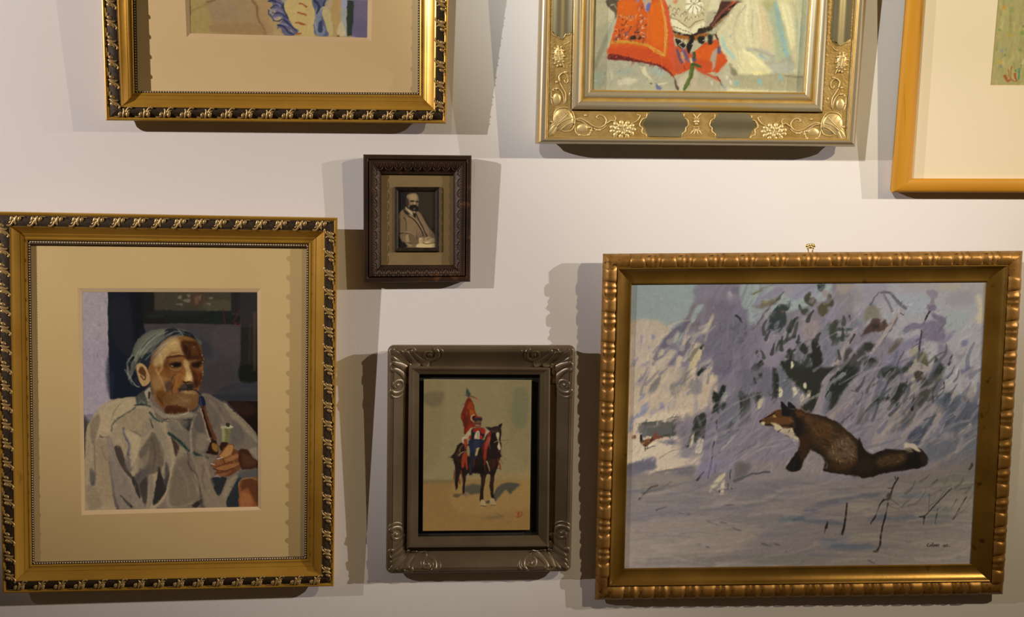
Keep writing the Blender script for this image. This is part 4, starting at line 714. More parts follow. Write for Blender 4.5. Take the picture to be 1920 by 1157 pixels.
    P('#2b3436','680,230 700,215 720,240 740,280 735,310 690,310 680,290',1.5); S('#3e4a46',16,'690,205 690,235',10,al=.6); S('#5e7068',8,'690,290 710,300',5,al=.8); S('#4a1a1a',10,'700,310 745,275',6)
    S('#5f2414',14,'745,310 790,330 825,350',12); S('#9a5c3a',12,'800,345 832,370 828,430',6)
    # rider
    P('#8d8063','750,740 770,760 740,820 700,880 680,900 650,870 690,800',1.4); P('#9a8c70','620,880 660,860 690,900 650,960 630,940',1.4); P('#8a7c66','930,760 990,770 1000,800 960,830 940,860 920,800',1.5)
    P('#17151c','750,770 800,740 900,740 935,800 920,870 880,900 740,900 750,840',1.5); P('#7d1d10','770,770 810,740 880,740 935,760 930,820 880,810 870,770 830,790 780,800',1.5); P('#9b8f76','800,830 830,780 860,790 862,890 800,895 790,880',1.2); S('#2b2522',5,'838,800 840,870'); P('#8b1f14','862,850 895,845 900,880 870,895',1.2); P('#7d1a12','720,855 745,845 745,890 725,890',1.2)
    P('#1a1e30','730,900 920,905 920,960 860,1010 820,1100 820,1157 740,1157 720,1050',1.6); P('#2b3044','780,930 860,920 840,1000 790,1060',3,.5)
    P('#5a3424','795,650 880,655 875,720 840,740 805,720',1.3); P('#c0a080','835,655 870,650 850,665',.8,.5); P('#2c1512','800,680 870,682 870,692 810,695',1.); P('#8a6248','810,690 860,695 860,712 812,708',1.2,.8)
    P('#6a1c16','800,600 830,583 880,590 895,610 850,612 800,618',1.2); P('#201c24','790,615 850,605 895,612 890,650 840,642 795,655',1.3); 
    P('#8a7a52','820,1020 860,1010 840,1060 830,1110 800,1115 810,1060',1.4); P('#7c6d4c','690,990 720,1000 730,1110 700,1120 690,1060',1.4); S('#8a7f58',12,'580,1110 630,1070 690,1060',8); S('#6e6040',10,'600,1090 600,1010 640,975',6,al=.8)
    P('#6a1f12','650,900 690,895 690,1000 670,1050 690,1157 630,1157 660,1040 655,960',1.3); P('#8a3a1c','660,900 685,905 680,990 665,990',1.2,.8); P('#7a2414','640,1090 690,1080 690,1157 635,1157',1.4)
    P('#6d1e14','1010,780 1020,810 1000,940 960,1080 960,1157 910,1157 920,1060 900,1000 950,900 970,830',1.6); P('#8a4030','960,900 990,860 1000,920 960,1000 930,1100 925,1020',2,.7); S('#8a6a50',6,'1000,860 990,940 1010,1030',4); P('#4a1310','880,980 930,960 930,1100 900,1100',2,.6)
    c.at(780,840,6.804)
    P('#7a2a16','590,100 640,80 660,260 640,270 625,180 610,250 580,240',1.2); P('#1b1a24','690,100 740,60 730,240 710,280 720,340 690,350 675,330 685,260',1.2); S('#33343e',7,'685,200 690,300',5); S('#6b5c3c',16,'650,0 660,60 680,110',10); S('#8a7a52',16,'800,0 780,60 765,95',10,al=.8)
    S('#7a2a18',26,'880,60 880,200',12); S('#5a1a12',18,'870,200 880,300',8,al=.8); S('#5a1a12',14,'740,150 740,260',8,al=.8); S('#9a8660',14,'905,170 920,230 940,300',6); S('#541a12',14,'1000,150 990,230',al=.6); S('#6a2416',14,'1050,140 1080,270',18); S('#5b2a1c',7,'1070,110 1100,200',al=.8)
    S('#5d2416',14,'490,280 480,400',10); S('#5d2416',12,'545,380 560,460',14); S('#6a2a18',12,'575,290 590,400',12)
    c.wob=.25
    for t in ('1288,812 1300,840 1300,880','1318,808 1312,850 1302,885','1272,878 1302,890','1315,880 1345,860 1350,818'): S('#741c12',9,t,6)
    c.wob=W; c.at(0,0,1.)
    c.brush(500,7,3,.2,.06,.35,(790,706,1000,1000),aj=.8); c.tone(.98,1.05,.3,(1.02,.99,.93)); c.tex(.05,2.); return c
def art_photo():
    c=Canvas(744,356,818,468,'#2b2117',11); P,S=c.P,c.S; c.wob=.4; c.bl=.7
    c.at(735,345,8.905)
    P('#32281b','440,120 730,120 730,700 640,740 560,560 440,440',4,sm=False); P('#1c1612','80,110 260,120 220,420 120,470 90,520',4,.9)
    P('#644f38','110,520 220,410 330,440 400,460 440,460 500,520 560,640 640,760 720,860 720,1060 90,1060 100,820',1.5); P('#72593f','240,540 380,560 460,700 500,830 420,900 260,820 240,680',3,.8); P('#6e5840','420,480 500,560 620,780 560,840 480,680',2.5,.8)
    P('#1a130f','90,850 160,950 220,990 240,1060 80,1060',3); P('#221a13','90,540 120,600 120,900 90,900',3,.7)
    S('#20180f',12,'200,560 230,620 240,780',6,al=.8); S('#1c140e',16,'270,530 360,590 430,670 500,790 520,860',14); S('#1c140e',12,'400,500 460,620 520,740 580,870',16); S('#8d7455',8,'300,520 400,600 470,690 520,790',5)
    P('#8f7a5c','225,380 340,470 350,510 320,510 250,430',1.2); P('#2a2015','200,420 290,500 240,510 200,460',1.2); P('#1a1412','350,490 370,460 390,480 395,560 365,545',1.2); P('#a08a68','362,452 380,452 378,490 366,488',1)
    # head
    P('#65523a','240,230 260,180 330,155 400,160 440,210 445,290 435,370 400,440 330,440 270,380 230,320',1.6); P('#8a7150','280,190 340,165 400,180 420,240 380,280 300,260',3,.85); P('#7a6346','250,180 330,160 300,240 260,240',3,.5)
    P('#2c2015','225,260 260,240 280,330 260,370 230,330',2,.8); P('#241910','300,285 350,275 380,295 330,300',1.5); P('#241910','395,290 440,285 435,305 400,305',1.5); P('#8d7554','365,300 390,300 392,340 360,345',1.5,.9); P('#7d6547','300,310 350,305 350,345 310,340',2,.7); P('#1c1410','300,360 350,345 400,350 435,400 430,450 390,460 330,440 290,400',1.8); P('#5e4b38','360,400 390,405 385,430 360,430',1.4,.8)
    # arms and hands
    S('#1c140e',14,'110,830 200,820 300,830 350,860',8,al=.8); S('#8f7555',10,'200,815 280,808 360,850',6,al=.8); P('#7f684a','230,860 290,855 290,960 240,970 225,920',2,.9); S('#1f160f',10,'290,860 300,950',8); P('#5c4832','300,860 460,900 450,990 320,990',3,.8); P('#18110d','150,985 320,990 320,1040 230,1010',2)
    P('#a68e68','455,910 500,905 500,990 455,990',1.6); P('#8a7252','500,900 720,900 720,1060 420,1060 440,1000',2.5,.8); P('#a58d66','440,1000 700,990 720,1055 420,1058',2,.9); S('#2a1e14',9,'520,990 620,1000 720,975',6); S('#ab946e',18,'560,980 620,960',10); P('#8a7456','220,985 330,1005 330,1040 280,1040',1.6,.8)
    for t in ('415,770 412,850 420,920 430,830','470,800 450,850 480,880 490,820','500,860 560,880 600,850','640,780 650,880 720,900','680,820 650,880','580,930 640,900 700,880','540,870 530,950'): S('#2b2018',6,t,5,al=.85,blur=.5)
    c.tone(1.,1.2,.25,(1.,1.,.95)); c.tex(.08,1.4); return c
def art_top():
    # watercolour in the top left frame, lower strip only is in view
    c=Canvas(335,-190,705,80,'#98804f',13); P,S=c.P,c.S; c.at(0,0,1.); c.bl=.6
    P('#a3875a','335,-200 720,-200 720,-60 335,-40',12,sm=False); P('#8c7a86','640,-200 720,-200 720,80 660,80',4,sm=False); P('#6b5340','470,-190 590,-190 600,-120 560,-90 480,-100',8); P('#a37a58','490,-150 570,-150 565,-95 530,-80 500,-95',7)
    c.at(340,0,5.189)
    P('#957c48','80,0 250,0 330,320 80,320',4,.8,sm=False); P('#8f7450','250,0 700,0 760,130 860,330 320,330 300,200',8,.85); P('#8a7153','300,40 480,30 540,160 400,200 300,160',9,.6); P('#8b6c42','310,240 700,230 850,330 330,320',4,.7)
    S('#7b653c',26,'0,150 160,80 330,0',14,al=.6,blur=2); S('#6e5330',24,'690,0 740,80 740,160 790,250 830,330',16,al=.8,blur=1.4); S('#6b5232',20,'250,20 330,0',al=.7); P('#9a7450','760,0 860,20 860,200 900,330 830,330 760,160',5,.6)
    P('#b0955c','1000,0 1280,0 1300,340 1150,340 1020,140',3); S('#a08a50',14,'1240,0 1210,340',al=.4,blur=2)
    P('#5b5566','840,0 970,0 1000,80 1040,170 1090,260 1140,300 1090,345 1000,340 960,270 920,290 950,240 970,220 890,200 860,140 850,100 890,40',1.6); P('#9a8163','850,60 880,80 920,100 900,130 870,140 850,100',1.6); P('#a58a62','900,190 930,165 980,190 960,210',1.4); P('#a08458','870,170 900,200 970,220 900,240 900,330 980,340 1000,330 940,290 920,250',2,.9)
    for t,w in (('850,10 900,10 960,40 1000,80',18),('870,80 920,50 990,80',14),('890,130 960,130 1040,180',18),('900,195 960,200 1010,150 1040,170',12),('940,245 1000,260 1040,310 1100,340',20),('1000,190 1060,250 1120,300',22),('990,40 1000,100 1040,170',16),('850,100 860,150 900,200',10)): S('#2e3147',w,t,w*.5)
    for t in ('870,110 930,90 990,120','910,170 980,165','980,230 1040,250','960,60 930,30'): S('#7a7484',22,t,10,al=.8)
    S('#a79374',8,'880,150 900,130 930,110',4); S('#b09a78',8,'940,170 990,180',4); S('#aa9a80',7,'1060,290 1090,320',4); P('#8c8476','970,0 1030,0 1000,30 980,20',2,.9)
    for t in ('1145,35 1190,45 1220,62','1132,125 1180,132 1212,148','1112,218 1160,228 1200,242','1115,325 1165,325'): S('#8a4a2a',14,t,16,blur=.5)
    P('#4f5266','1280,0 1430,0 1400,50 1370,90 1400,200 1440,330 1310,350 1290,220 1310,170 1290,80',2); P('#7c7c80','1300,100 1370,100 1360,200 1400,280 1380,340 1310,340',4,.7); S('#2d3040',26,'1300,10 1340,60 1320,130',14); P('#2f3348','1335,220 1370,200 1370,310 1330,310',2.5,.9); S('#2d3040',14,'1400,10 1380,60 1420,40',8); S('#8d8a84',12,'1300,220 1320,330',6,al=.8); S('#a09a8c',8,'1350,100 1380,75 1450,100 1480,180',6)
    P('#a69364','1370,100 1440,90 1480,180 1470,340 1430,330 1390,200',2.5); P('#a08a6c','1420,0 1500,0 1470,80 1400,70',3,.8); P('#9f7f4e','1470,0 1560,0 1560,330 1510,340 1460,200',2.5); P('#a0805c','1510,0 1560,0 1560,100 1520,80',3,.7); P('#8b8a80','1560,60 1610,0 1610,350 1580,340 1550,200',2.5); P('#8a8998','1565,0 1615,0 1610,80 1560,60',2)
    P('#b3a078','1510,330 1560,200 1600,340',3,.8); P('#6b4a2a','1515,345 1540,335 1545,360 1520,362',1.5,.9); P('#2c3329','1612,0 1676,0 1672,200 1660,350 1615,350 1610,200',1.6,sm=False); P('#3a3e48','1676,0 1690,0 1680,350 1660,350',2,.8,sm=False); P('#635866','1680,0 1815,0 1810,370 1665,355',1.6,sm=False); P('#594f66','1690,200 1810,200 1805,366 1670,350',7,.6); S('#3a2c20',7,'85,0 85,200 92,320',5)
    P('#947a4c','0,320 1815,370 1815,420 0,420',1,0.)
    c.tex(.06,2.2); return c
def art_folk():
    # oil painting in the silvered frame, only its lower part is in view
    c=Canvas(1085,-200,1545,185,'#b0a684',17); P,S=c.P,c.S; c.at(0,0,1.); c.bl=.7
    P('#a8845c','1080,-200 1550,-200 1550,-110 1080,-100',10,sm=False); P('#cdbf92','1120,-120 1200,-100 1230,10 1100,20',8); P('#d8c792','1380,-120 1480,-100 1530,10 1380,20',8); P('#c9532a','1200,-120 1250,-130 1260,10 1170,10',4); P('#7a5040','1280,-190 1350,-190 1345,-120 1290,-120',6); P('#cfc39a','1265,-90 1390,-90 1380,10 1250,10',4)
    c.at(1100,0,6.427)
    P('#b3a888','80,0 420,0 340,300 270,650 200,880 70,1080 70,400',3,sm=False); P('#c0b58f','100,60 240,40 330,120 330,200 260,250 120,330 100,180',6,.9); P('#8f8c6e','90,760 150,600 240,400 300,330 230,560 160,720 110,860',5,.7); P('#8f9a8c','240,400 320,250 300,330 200,500 190,600',4,.6); P('#a9a184','260,730 500,720 800,780 1000,860 1060,940 1090,1080 70,1080 80,900',3); P('#9aa08c','380,840 560,830 560,880 400,890',5,.7); P('#9aa79a','760,800 900,820 950,900 840,900',5,.7); P('#c9bf9c','380,970 500,930 600,960 560,1000 400,1030',6,.85); P('#9ba792','80,900 200,880 200,960 80,1060',6,.6); P('#d3c9a0','280,850 320,900 300,960',4,.5)
    P('#c9be98','640,780 700,800 740,900 800,980 740,940 680,880',2); S('#c8bd98',22,'870,1020 980,990',14); P('#6a6b88','830,1000 850,1020 900,1050 890,1075 840,1070',2); S('#6b5a2c',14,'765,1010 778,1012'); P('#8a8268','620,760 700,770 690,800 640,790',3,.8)
    P('#4a3d30','240,0 390,0 370,140 340,230 330,150 260,90',3,.85); P('#6d5c46','250,20 300,0 360,80 340,160',4,.5); S('#c3b890',12,'290,60 330,60 360,110',6,al=.7)
    # red panel of the apron
    P('#d4591b','410,0 930,0 1000,200 1045,400 1060,700 1050,920 1000,880 830,780 500,720 265,690 275,560 310,420 370,180',1.8); P('#db6414','400,20 600,0 620,200 520,330 400,300 380,180',8,.8); P('#e06812','760,60 900,40 930,300 920,560 760,480 740,200',8,.8); P('#d65038','900,0 940,0 1000,200 1040,380 1060,700 1050,900 1000,700 990,400 950,180',4,.85); P('#cf4a1f','280,580 560,570 800,600 1000,740 1030,850 800,740 500,690 280,660',5,.8); P('#7d2620','262,660 340,655 500,690 700,740 900,790 1000,860 1040,920 860,800 620,750 420,725 262,715',2); S('#c8755a',10,'345,690 360,680')
    S('#c8882a',30,'300,520 440,505 600,520 720,540',34,blur=1.2); S('#cf9a38',16,'310,500 430,490 560,510',8,al=.9); S('#cf9030',30,'740,550 840,600 940,670',26,blur=1.2); S('#dab04c',10,'750,570 850,640 930,670',8); S('#d28a2e',26,'890,0 940,200 960,400 945,660',24,blur=1.2,al=.9); S('#e0b460',8,'900,60 940,300 935,640',5); S('#d8ae5a',7,'955,200 965,420 945,560',5)
    S('#c08a4e',10,'740,140 735,520',6,al=.7); P('#b09a7e','670,0 780,0 740,120 720,140 690,60',2); P('#6b64a0','740,40 770,30 770,80 730,140 720,100',1.8); P('#8a78a0','600,0 640,0 620,40',2,.8)
    R=c.rng; ow=c.wob; c.wob=.7
    for _ in range(95):
        u=R.rand()
        if u<.45: x,y=R.uniform(320,690),R.uniform(350,470)
        elif u<.8: x,y=R.uniform(600,730),R.uniform(40,500)
        else: x,y=R.uniform(390,560),R.uniform(180,320)
        q=R.uniform(10,26); a=R.uniform(0,3.1); dx,dy=np.cos(a)*q,np.sin(a)*q
        S(['#5a3a2c','#4a3434','#c9a888','#a8907a','#6a5a78','#c8b090','#7a4430'][R.randint(7)],R.uniform(7,18),'%f,%f %f,%f %f,%f'%(x,y,x+dx,y+dy*.6,x+dx*1.2,y+dy*1.6),5,al=.85,blur=.5)
    P('#2f2a28','530,440 590,430 590,470 540,475',2); P('#3a3030','640,440 660,440 650,470 610,470',2); c.wob=ow
    # white lace bib
    P('#c4b489','950,0 1500,0 1414,330 1290,400 1230,420 1120,380 1020,310 1000,140',1.8,sm=False); P('#dccfa4','1020,230 1120,260 1230,350 1320,300 1414,260 1414,330 1290,400 1210,410 1100,370 1030,300',2); S('#6a5038',7,'1010,210 1110,250 1230,330 1320,260 1414,230',7)
    for k in range(9):
        a=k*.698; S('#e6dcb8',34,[(1295+np.cos(a)*26,45+np.sin(a)*30),(1295+np.cos(a)*84,45+np.sin(a)*104)],46); 
    for k in range(9):
        a=k*.698+.35; S('#5e4a34',7,[(1295+np.cos(a)*34,45+np.sin(a)*38),(1295+np.cos(a)*90,45+np.sin(a)*112)],5)
    P('#b09a78','1275,30 1310,25 1315,60 1280,60',2); P('#c88458','1050,0 1100,0 1080,40 1050,35',2.5)
    for x,y in ((1060,110),(1110,110),(1000,80),(1080,160),(1150,180),(1200,230),(1260,220),(1330,190),(1390,170),(1040,180),(1180,150),(1390,110)):
        S('#57442c',8,'%d,%d %d,%d %d,%d'%(x-20,y+18,x,y-16,x+20,y+16),5,al=.8); S('#e2d6ac',18,'%d,%d %d,%d'%(x-6,y+6,x+6,y+14),8,al=.6)
    for k in range(7): S('#4a3a2a',9,'%d,%d %d,%d'%(1050+k*34,320+k*13,1068+k*34,328+k*13),7)
    P('#3a2c22','1040,370 1120,390 1230,420 1300,400 1414,350 1414,400 1300,440 1230,450 1130,420 1060,400',2)
    # belt, ties, lower red
    P('#a86024','1060,400 1230,440 1414,400 1480,400 1400,470 1280,490 1250,520 1200,470 1080,460',2.5); P('#cf5122','1060,560 1180,560 1240,640 1300,620 1414,520 1560,480 1700,640 1740,760 1650,860 1414,880 1280,820 1170,870 1050,920 1060,700',2,sm=False); P('#df5f18','1290,640 1414,560 1550,520 1640,640 1600,740 1414,720 1320,720',6,.85); P('#b8583a','1060,600 1160,600 1180,740 1080,860',6,.5)
    P('#29291f','1240,430 1290,430 1290,500 1250,620 1220,640 1200,560 1230,500',2); P('#2c2620','1070,470 1130,480 1200,540 1180,580 1100,560',2); S('#c8bda0',9,'1065,465 1120,470 1150,500 1110,540 1170,580 1200,540 1180,480',7); S('#b8ac90',9,'1270,530 1310,510 1340,530 1310,580 1280,560',7); P('#2b3528','1340,450 1414,440 1414,510 1350,510',2.5)
    S('#4f5078',26,'1090,600 1120,700 1150,760',20,al=.9); S('#55568a',30,'1160,590 1190,660 1230,740',30,al=.9); S('#b0a084',30,'1140,640 1180,750',26,al=.8); P('#54547c','1270,650 1310,690 1320,740 1280,740',2.5); S('#c8b68a',26,'1250,700 1270,760',20); S('#3c5a34',34,'1300,640 1290,700',20)
    P('#ab9f80','1060,930 1170,870 1290,830 1420,880 1600,1080 1090,1080',2.5); P('#c2b594','1110,960 1200,880 1230,880 1180,1080 1110,1080',5,.7); P('#c0a88a','1240,1000 1300,860 1340,880 1330,1060',4,.6)
    P('#5a6a2a','1255,770 1290,780 1285,900 1250,980 1200,1080 1160,1080 1210,960 1240,860',1.8); S('#8a8a48',10,'1270,800 1230,940 1190,1060',6,al=.8); P('#48602a','1290,760 1370,790 1380,820 1300,800 1260,790',2); S('#4a3a28',8,'1170,800 1190,830'); P('#5f4a3a','1050,920 1080,980 1110,1080 1085,1080 1060,980',1.6,.9)
    # right: blouse sleeve
    c.at(1310,0,6.091)
    P('#cdc096','430,0 1300,0 1300,1060 330,1060 240,900 330,700 250,560 200,400 300,240 400,120',2.5,sm=False)
    P('#b9cba0','0,0 0,0 0,0',1,0.)
    P('#d8cb9c','480,60 640,0 700,200 700,520 560,560 420,480 460,240',8,.8); P('#d6c092','680,80 780,160 840,480 720,520 680,300',6,.8); P('#a9b08c','740,0 900,0 980,300 1040,560 1040,700 900,680 860,400 800,180',8,.9); S('#8fb0ac',60,'890,60 920,300 980,520 1030,700',40,blur=3,al=.9); P('#b7ab6e','720,0 860,0 800,120 760,100',6,.7); P('#ddd09c','900,0 1040,60 1100,240 1100,480 1060,560 1000,340 940,160',4,.95); S('#e4d9ac',40,'1000,60 1070,240 1070,440',24,blur=2,al=.8); P('#b7b48c','1100,60 1240,0 1180,1040 1100,860 1120,500',6,.8); P('#a5ad94','1110,240 1190,300 1170,600 1120,500',6,.7)
    S('#9cc0b0',30,'260,420 300,540 400,660',34,blur=1.6,al=.9); S('#b0ab98',40,'560,560 760,600 860,680',60,blur=3,al=.9); S('#94b0b0',30,'700,630 800,690',20,blur=2,al=.8); P('#a89d84','700,700 900,700 1060,640 1080,800 920,860 800,780',6,.7); P('#b3b09c','800,760 940,720 1060,720 1080,820 900,840',5,.8)
    P('#dcd09c','460,560 560,600 700,680 840,820 640,830 480,850 460,700',6,.9); P('#e2d59c','520,540 600,640 740,700 700,760 560,720',5,.7); P('#e8d592','610,820 700,820 800,860 790,920 700,890 640,890',3); P('#a79f7c','440,850 640,860 860,840 1180,870 1180,1040 330,1000 300,940',4,.9); P('#8a8162','350,720 380,760 440,830 420,870 360,840',4); P('#b5ac8c','240,800 340,720 380,860 420,960 330,1000 260,960 230,880',4,.9)
    for x,y,w in ((435,955,40),(700,940,50),(940,900,40)): S('#86b0a8',w,'%d,%d %d,%d'%(x-4,y-14,x+8,y+14),w*.7,blur=1.6,al=.9)
    for x,y in ((320,890),(360,940),(150,950)): S('#d8d2b8',24,'%d,%d %d,%d'%(x,y-10,x+4,y+14),14,blur=1.5,al=.8)
    S('#8c96a0',26,'260,960 320,1020',14,blur=1.5,al=.8); S('#d6c898',30,'480,0 380,160 300,300 220,380',20,blur=2,al=.8); S('#9a9088',14,'540,50 460,180',8,al=.7); S('#9a9894',14,'350,420 400,380',10,al=.8); S('#d4d0c0',20,'620,100 640,300',10,al=.6); P('#8a7a58','1000,860 1180,870 1180,890 1020,880',2,.6)
    for t,k,w_ in (('560,40 540,300 600,520','#e6dbb0',34),('660,20 700,260 720,480','#e4d6a8',30),('470,120 400,330 420,480','#b8ab84',22),('620,120 610,340 640,500','#b5a880',18),('760,180 800,330 810,480','#c3b48c',22),('860,20 900,200 930,420','#a3a88c',26),('950,60 1010,260 1050,500','#efe4b6',28),('1060,100 1090,300 1110,500','#c9bd92',22),('520,580 640,660 760,760','#efe3ae',26),('480,640 540,740 640,800','#cfc294',22),('640,560 760,620 880,640','#a89c80',18),('1130,60 1150,300 1130,600','#cfc49a',26),('380,300 340,430 420,600','#d9cca0',24)): S(k,w_,t,w_*.4,al=.75,blur=1.6)
    # jacket edge
    P('#5b3528','270,0 560,0 430,40 330,160 250,260 160,330 100,360 0,390 0,330 120,300 200,170',2,sm=False); S('#8a4a3a',30,'400,20 260,150 150,290',16); S('#c8552a',24,'440,0 380,60 340,110',16); P('#2a2220','350,80 420,40 400,70 360,100',2); P('#2c2220','260,180 320,150 300,190 260,210',2); S('#a8884a',22,'300,190 220,270 170,310',14,al=.8); S('#c4a888',6,'420,100 320,200 220,330',5,al=.7); P('#3a3226','0,330 130,320 120,350 0,380',2.5)
    P('#2c2a22','10,430 60,430 60,490 10,490',2.5); P('#33332a','110,400 150,400 150,500 110,490',2.5); S('#c0b498',9,'50,460 110,460',7)
    S('#5a2a1c',16,'195,400 230,490',10); P('#55577c','215,540 245,520 255,600 220,620',2.5); P('#a99f8e','130,680 170,580 215,560 200,660 180,760 150,800 150,720',3,.9); P('#c8461e','0,790 160,860 230,890 240,930 140,880 0,820',3,.8); S('#8a4a34',14,'210,880 270,970',8)
    P('#d25220','200,700 240,620 320,640 300,720 230,790 190,840 190,760',4,.6)
    c.at(0,0,1.); c.brush(1500,9,2.6,lambda x,y:1.2 if x<1300 else -1.2,.05,.4,(1108,0,1520,170),aj=.5,blur=.5); c.brush(250,4,1.3,1.,.18,.5,(1108,0,1520,170),aj=1.5,blur=.4); c.tone(1.02,1.14,.6,(1.,1.,.97)); c.tex(.05,2.); return c
def art_meadow():
    c=Canvas(1850,-120,2140,165,'#a5965a',19); P,S=c.P,c.S; c.at(0,0,1.)
    c.brush(900,14,5,1.57,.09,.5,aj=.3); R=c.rng
    for k in range(420):
        x,y=R.uniform(1850,2140),R.uniform(-120,165); h=R.uniform(8,24)
        S(['#8a8a48','#9a8a50','#7d8646','#b0a26c','#a89060','#b8a478','#87925a'][R.randint(7)],R.uniform(2,6),[(x,y),(x+R.uniform(-3,3),y-h)],1.5,al=.4,blur=1.2)
    for k in range(60):
        x,y=R.uniform(1920,2140),R.uniform(-120,150); S(['#b8862c','#7a7a90','#5c7438','#c49a40'][R.randint(4)],R.uniform(3,7),[(x,y),(x+2,y+2)],al=.8,blur=1)
    c.at(1840,0,6.8)
    for x,y,w,k in ((292,108,46,'#c08828'),(365,450,34,'#c08c2c'),(238,790,44,'#c49c38'),(262,655,36,'#8f8a8c'),(310,630,28,'#84876c'),(250,850,36,'#807c64'),(500,640,34,'#6c8450'),(540,335,20,'#5c5444'),(530,420,60,'#7f8c3c'),(235,380,28,'#7c8840'),(395,130,60,'#858a4a'),(300,700,30,'#6f8048'),(440,900,18,'#3c7048'),(505,835,16,'#4c7a44')): S(k,w,'%d,%d %d,%d'%(x-3,y-4,x+4,y+6),w*.8,blur=1.2,al=.85)
    S('#4c8058',20,'485,880 475,1010',14); c.wob=.4
    for t,w in (('300,970 330,1030 365,1020',38),('345,890 350,960 372,1005',14),('385,850 375,920 378,990',14),('428,950 435,985 450,1020',34),('375,1000 410,1035 460,1030',14)): S('#a0562c',w,t,w*.6)
    P('#d9cfa8','0,1070 544,1070 544,1085 0,1085',.5,0.)
    c.tex(.05,2.); return c
# approximate level of the gallery light on each picture (used to turn seen colours into surface colours)
def Emap(e): return lambda px,py: np.maximum(.03,e[0]+e[1]*(px-960)/1000+e[2]*(py-578)/1000+e[3]*((py-578)/1000)**2+e[4]*((px-960)/1000)**2)[...,None]*np.array(e[5])
EE={k:Emap((.6,0,0,0,0,(1,.87,.75))) for k in FR}
EE['F4']=Emap((0.6980,0.0396,-0.4325,-0.5667,-0.0005,(1.140,0.979,0.881)))
EE['F1']=Emap((0.5380,-0.2339,0.0970,0.0000,0.0000,(1.148,0.984,0.868)))
EE['F7']=Emap((0.7676,0.4534,-1.3524,0.4443,-0.5111,(1.175,0.998,0.827)))
EE['F6']=Emap((0.6536,0.0671,-0.2917,-0.3385,-0.0310,(1.155,0.984,0.860)))
EE['F5']=Emap((0.6624,0.0000,0.0000,0.0000,0.0000,(1.148,0.984,0.869)))
EE['F2']=Emap((1.0258,0.0684,-0.0644,0.0000,0.0000,(1.126,1.014,0.860)))
EE['F3']=Emap((0.9208,0.0000,0.0000,0.0000,0.0000,(1.175,1.024,0.801)))
def done(o): return o
# -- F4 man with pipe
k='F4'
O=quad(k,[(-12.,396.3),(633,408),(626,1099),(5.6,1112)],.035); C=quad(k,[(18,424),(609,433),(603,1080),(28.2,1090)],.0405)
S=quad(k,[(51.5,450),(579.5,457),(575.5,1048.5),(60,1059)],.022); B=quad(k,[(56.5,457.5),(575,463.3),(571,1045),(63.5,1055)],.0195)
BV=quad(k,[(145.5,540.3),(489.3,540.5),(490.2,956.3),(152.8,965.8)],.0125); P=quad(k,[(153.7,547.4),(482.3,548),(484,950),(159.7,957)],.009)
gilt_frame(k,'gilt frame holding a watercolour of a white-shirted old man smoking a pipe','framed painting',O,C,S,B,BV,P,art_man(),EE[k],'watercolour of a grey-haired man in a loose white shirt with a pipe')
# -- F1 top left
k='F1'; H=.75
O=quad_tall(k,(191,0),(841,0),(836.5,232),(199,226),.035,H); C=quad_tall(k,(219.3,0),(818.3,0),(816,207),(227,200.5),.0405,H-.026)
S=quad_tall(k,(248.5,0),(787.8,0),(787,178),(252,174),.022,H-.052); B=quad_tall(k,(254.5,0),(783.8,0),(783.3,173.7),(257,170.5),.0195,H-.056)
BV=quad_tall(k,(347,0),(697.5,0),(696,77.7),(350,70.2),.0125,H-.15); P=quad_tall(k,(355.4,0),(689.5,0),(688.5,70.7),(357,62.5),.009,H-.158)
gilt_frame(k,'gilt frame with cream mount in the top left corner, cut off by the top edge','framed painting',O,C,S,B,BV,P,art_top(),EE[k],'watercolour of ochre cloth with blue ribbons, lower edge',vis=.2,board=M_mat1)
# -- F7 fox
k='F7'
T=thing('framed_oil_painting',k,'large carved gold frame with an oil painting of a fox sitting in snowy woods','framed painting')
O=quad(k,[(1131,476),(1918.5,470.5),(1881,1115),(1115.5,1125.5)],.022); Bq=quad(k,[(1159,503.4),(1890.8,497.6),(1858.5,1091.5),(1142.6,1100)],.038); S=quad(k,[(1184.4,533.2),(1850.8,528.3),(1820.4,1057.7),(1170.9,1066.2)],.0165)
iO=lambda d:inset(O,d); mb=lambda t:O*(1-t)+Bq*t; ms=lambda t:Bq*(1-t)+S*t
prof=[(0.,.0205),(.10,.0285),(.28,.0352),(.48,.0378),(.75,.0362),(.93,.0322)]
rings=[(iO(.010),.001),(iO(.009),.009),(iO(.004),.014),(O,.0175)]+[(mb(t),h-.0012) for t,h in prof]+[(mb(.95),.0318),(mb(.99),.0345),(ms(.04),.0348),(ms(.08),.0335),(ms(.14),.0300),(ms(.25),.0262),(ms(.4),.0222),(ms(.6),.0192),(ms(.8),.0178),(ms(.88),.0184),(ms(.94),.0178),(S,.0165),(S,.0125)]
rl=rails(T,rings,[M_oldgold,M_carved],[0]*3+[1]*6+[0]*(len(rings)-10))
def interp(t): 
    xs=[p[0] for p in prof]; return float(np.interp(t,xs,[p[1] for p in prof]))
def carved_piece(L,Wb,hf,skew,na=12,nb=10):
    V,F=[],[]
    for i in range(na+1):
        u=i/na
        for j in range(nb+1):
            t=j/nb*.93; a,hh=hf(u,t); V.append((a,t*Wb,(interp(t)-.0205)*1000+hh))
    n=nb+1
    for i in range(na):
        for j in range(nb): F.append((i*n+j,i*n+j+1,(i+1)*n+j+1,(i+1)*n+j))
    o=len(V); 
    for i in range(na+1): V.append((V[i*n][0],V[i*n][1]+.0,V[i*n][2]-3.5))
    for i in range(na): F.append((i*n,(i+1)*n,o+i+1,o+i))
    return V,F
WB=27.5; PER=62.
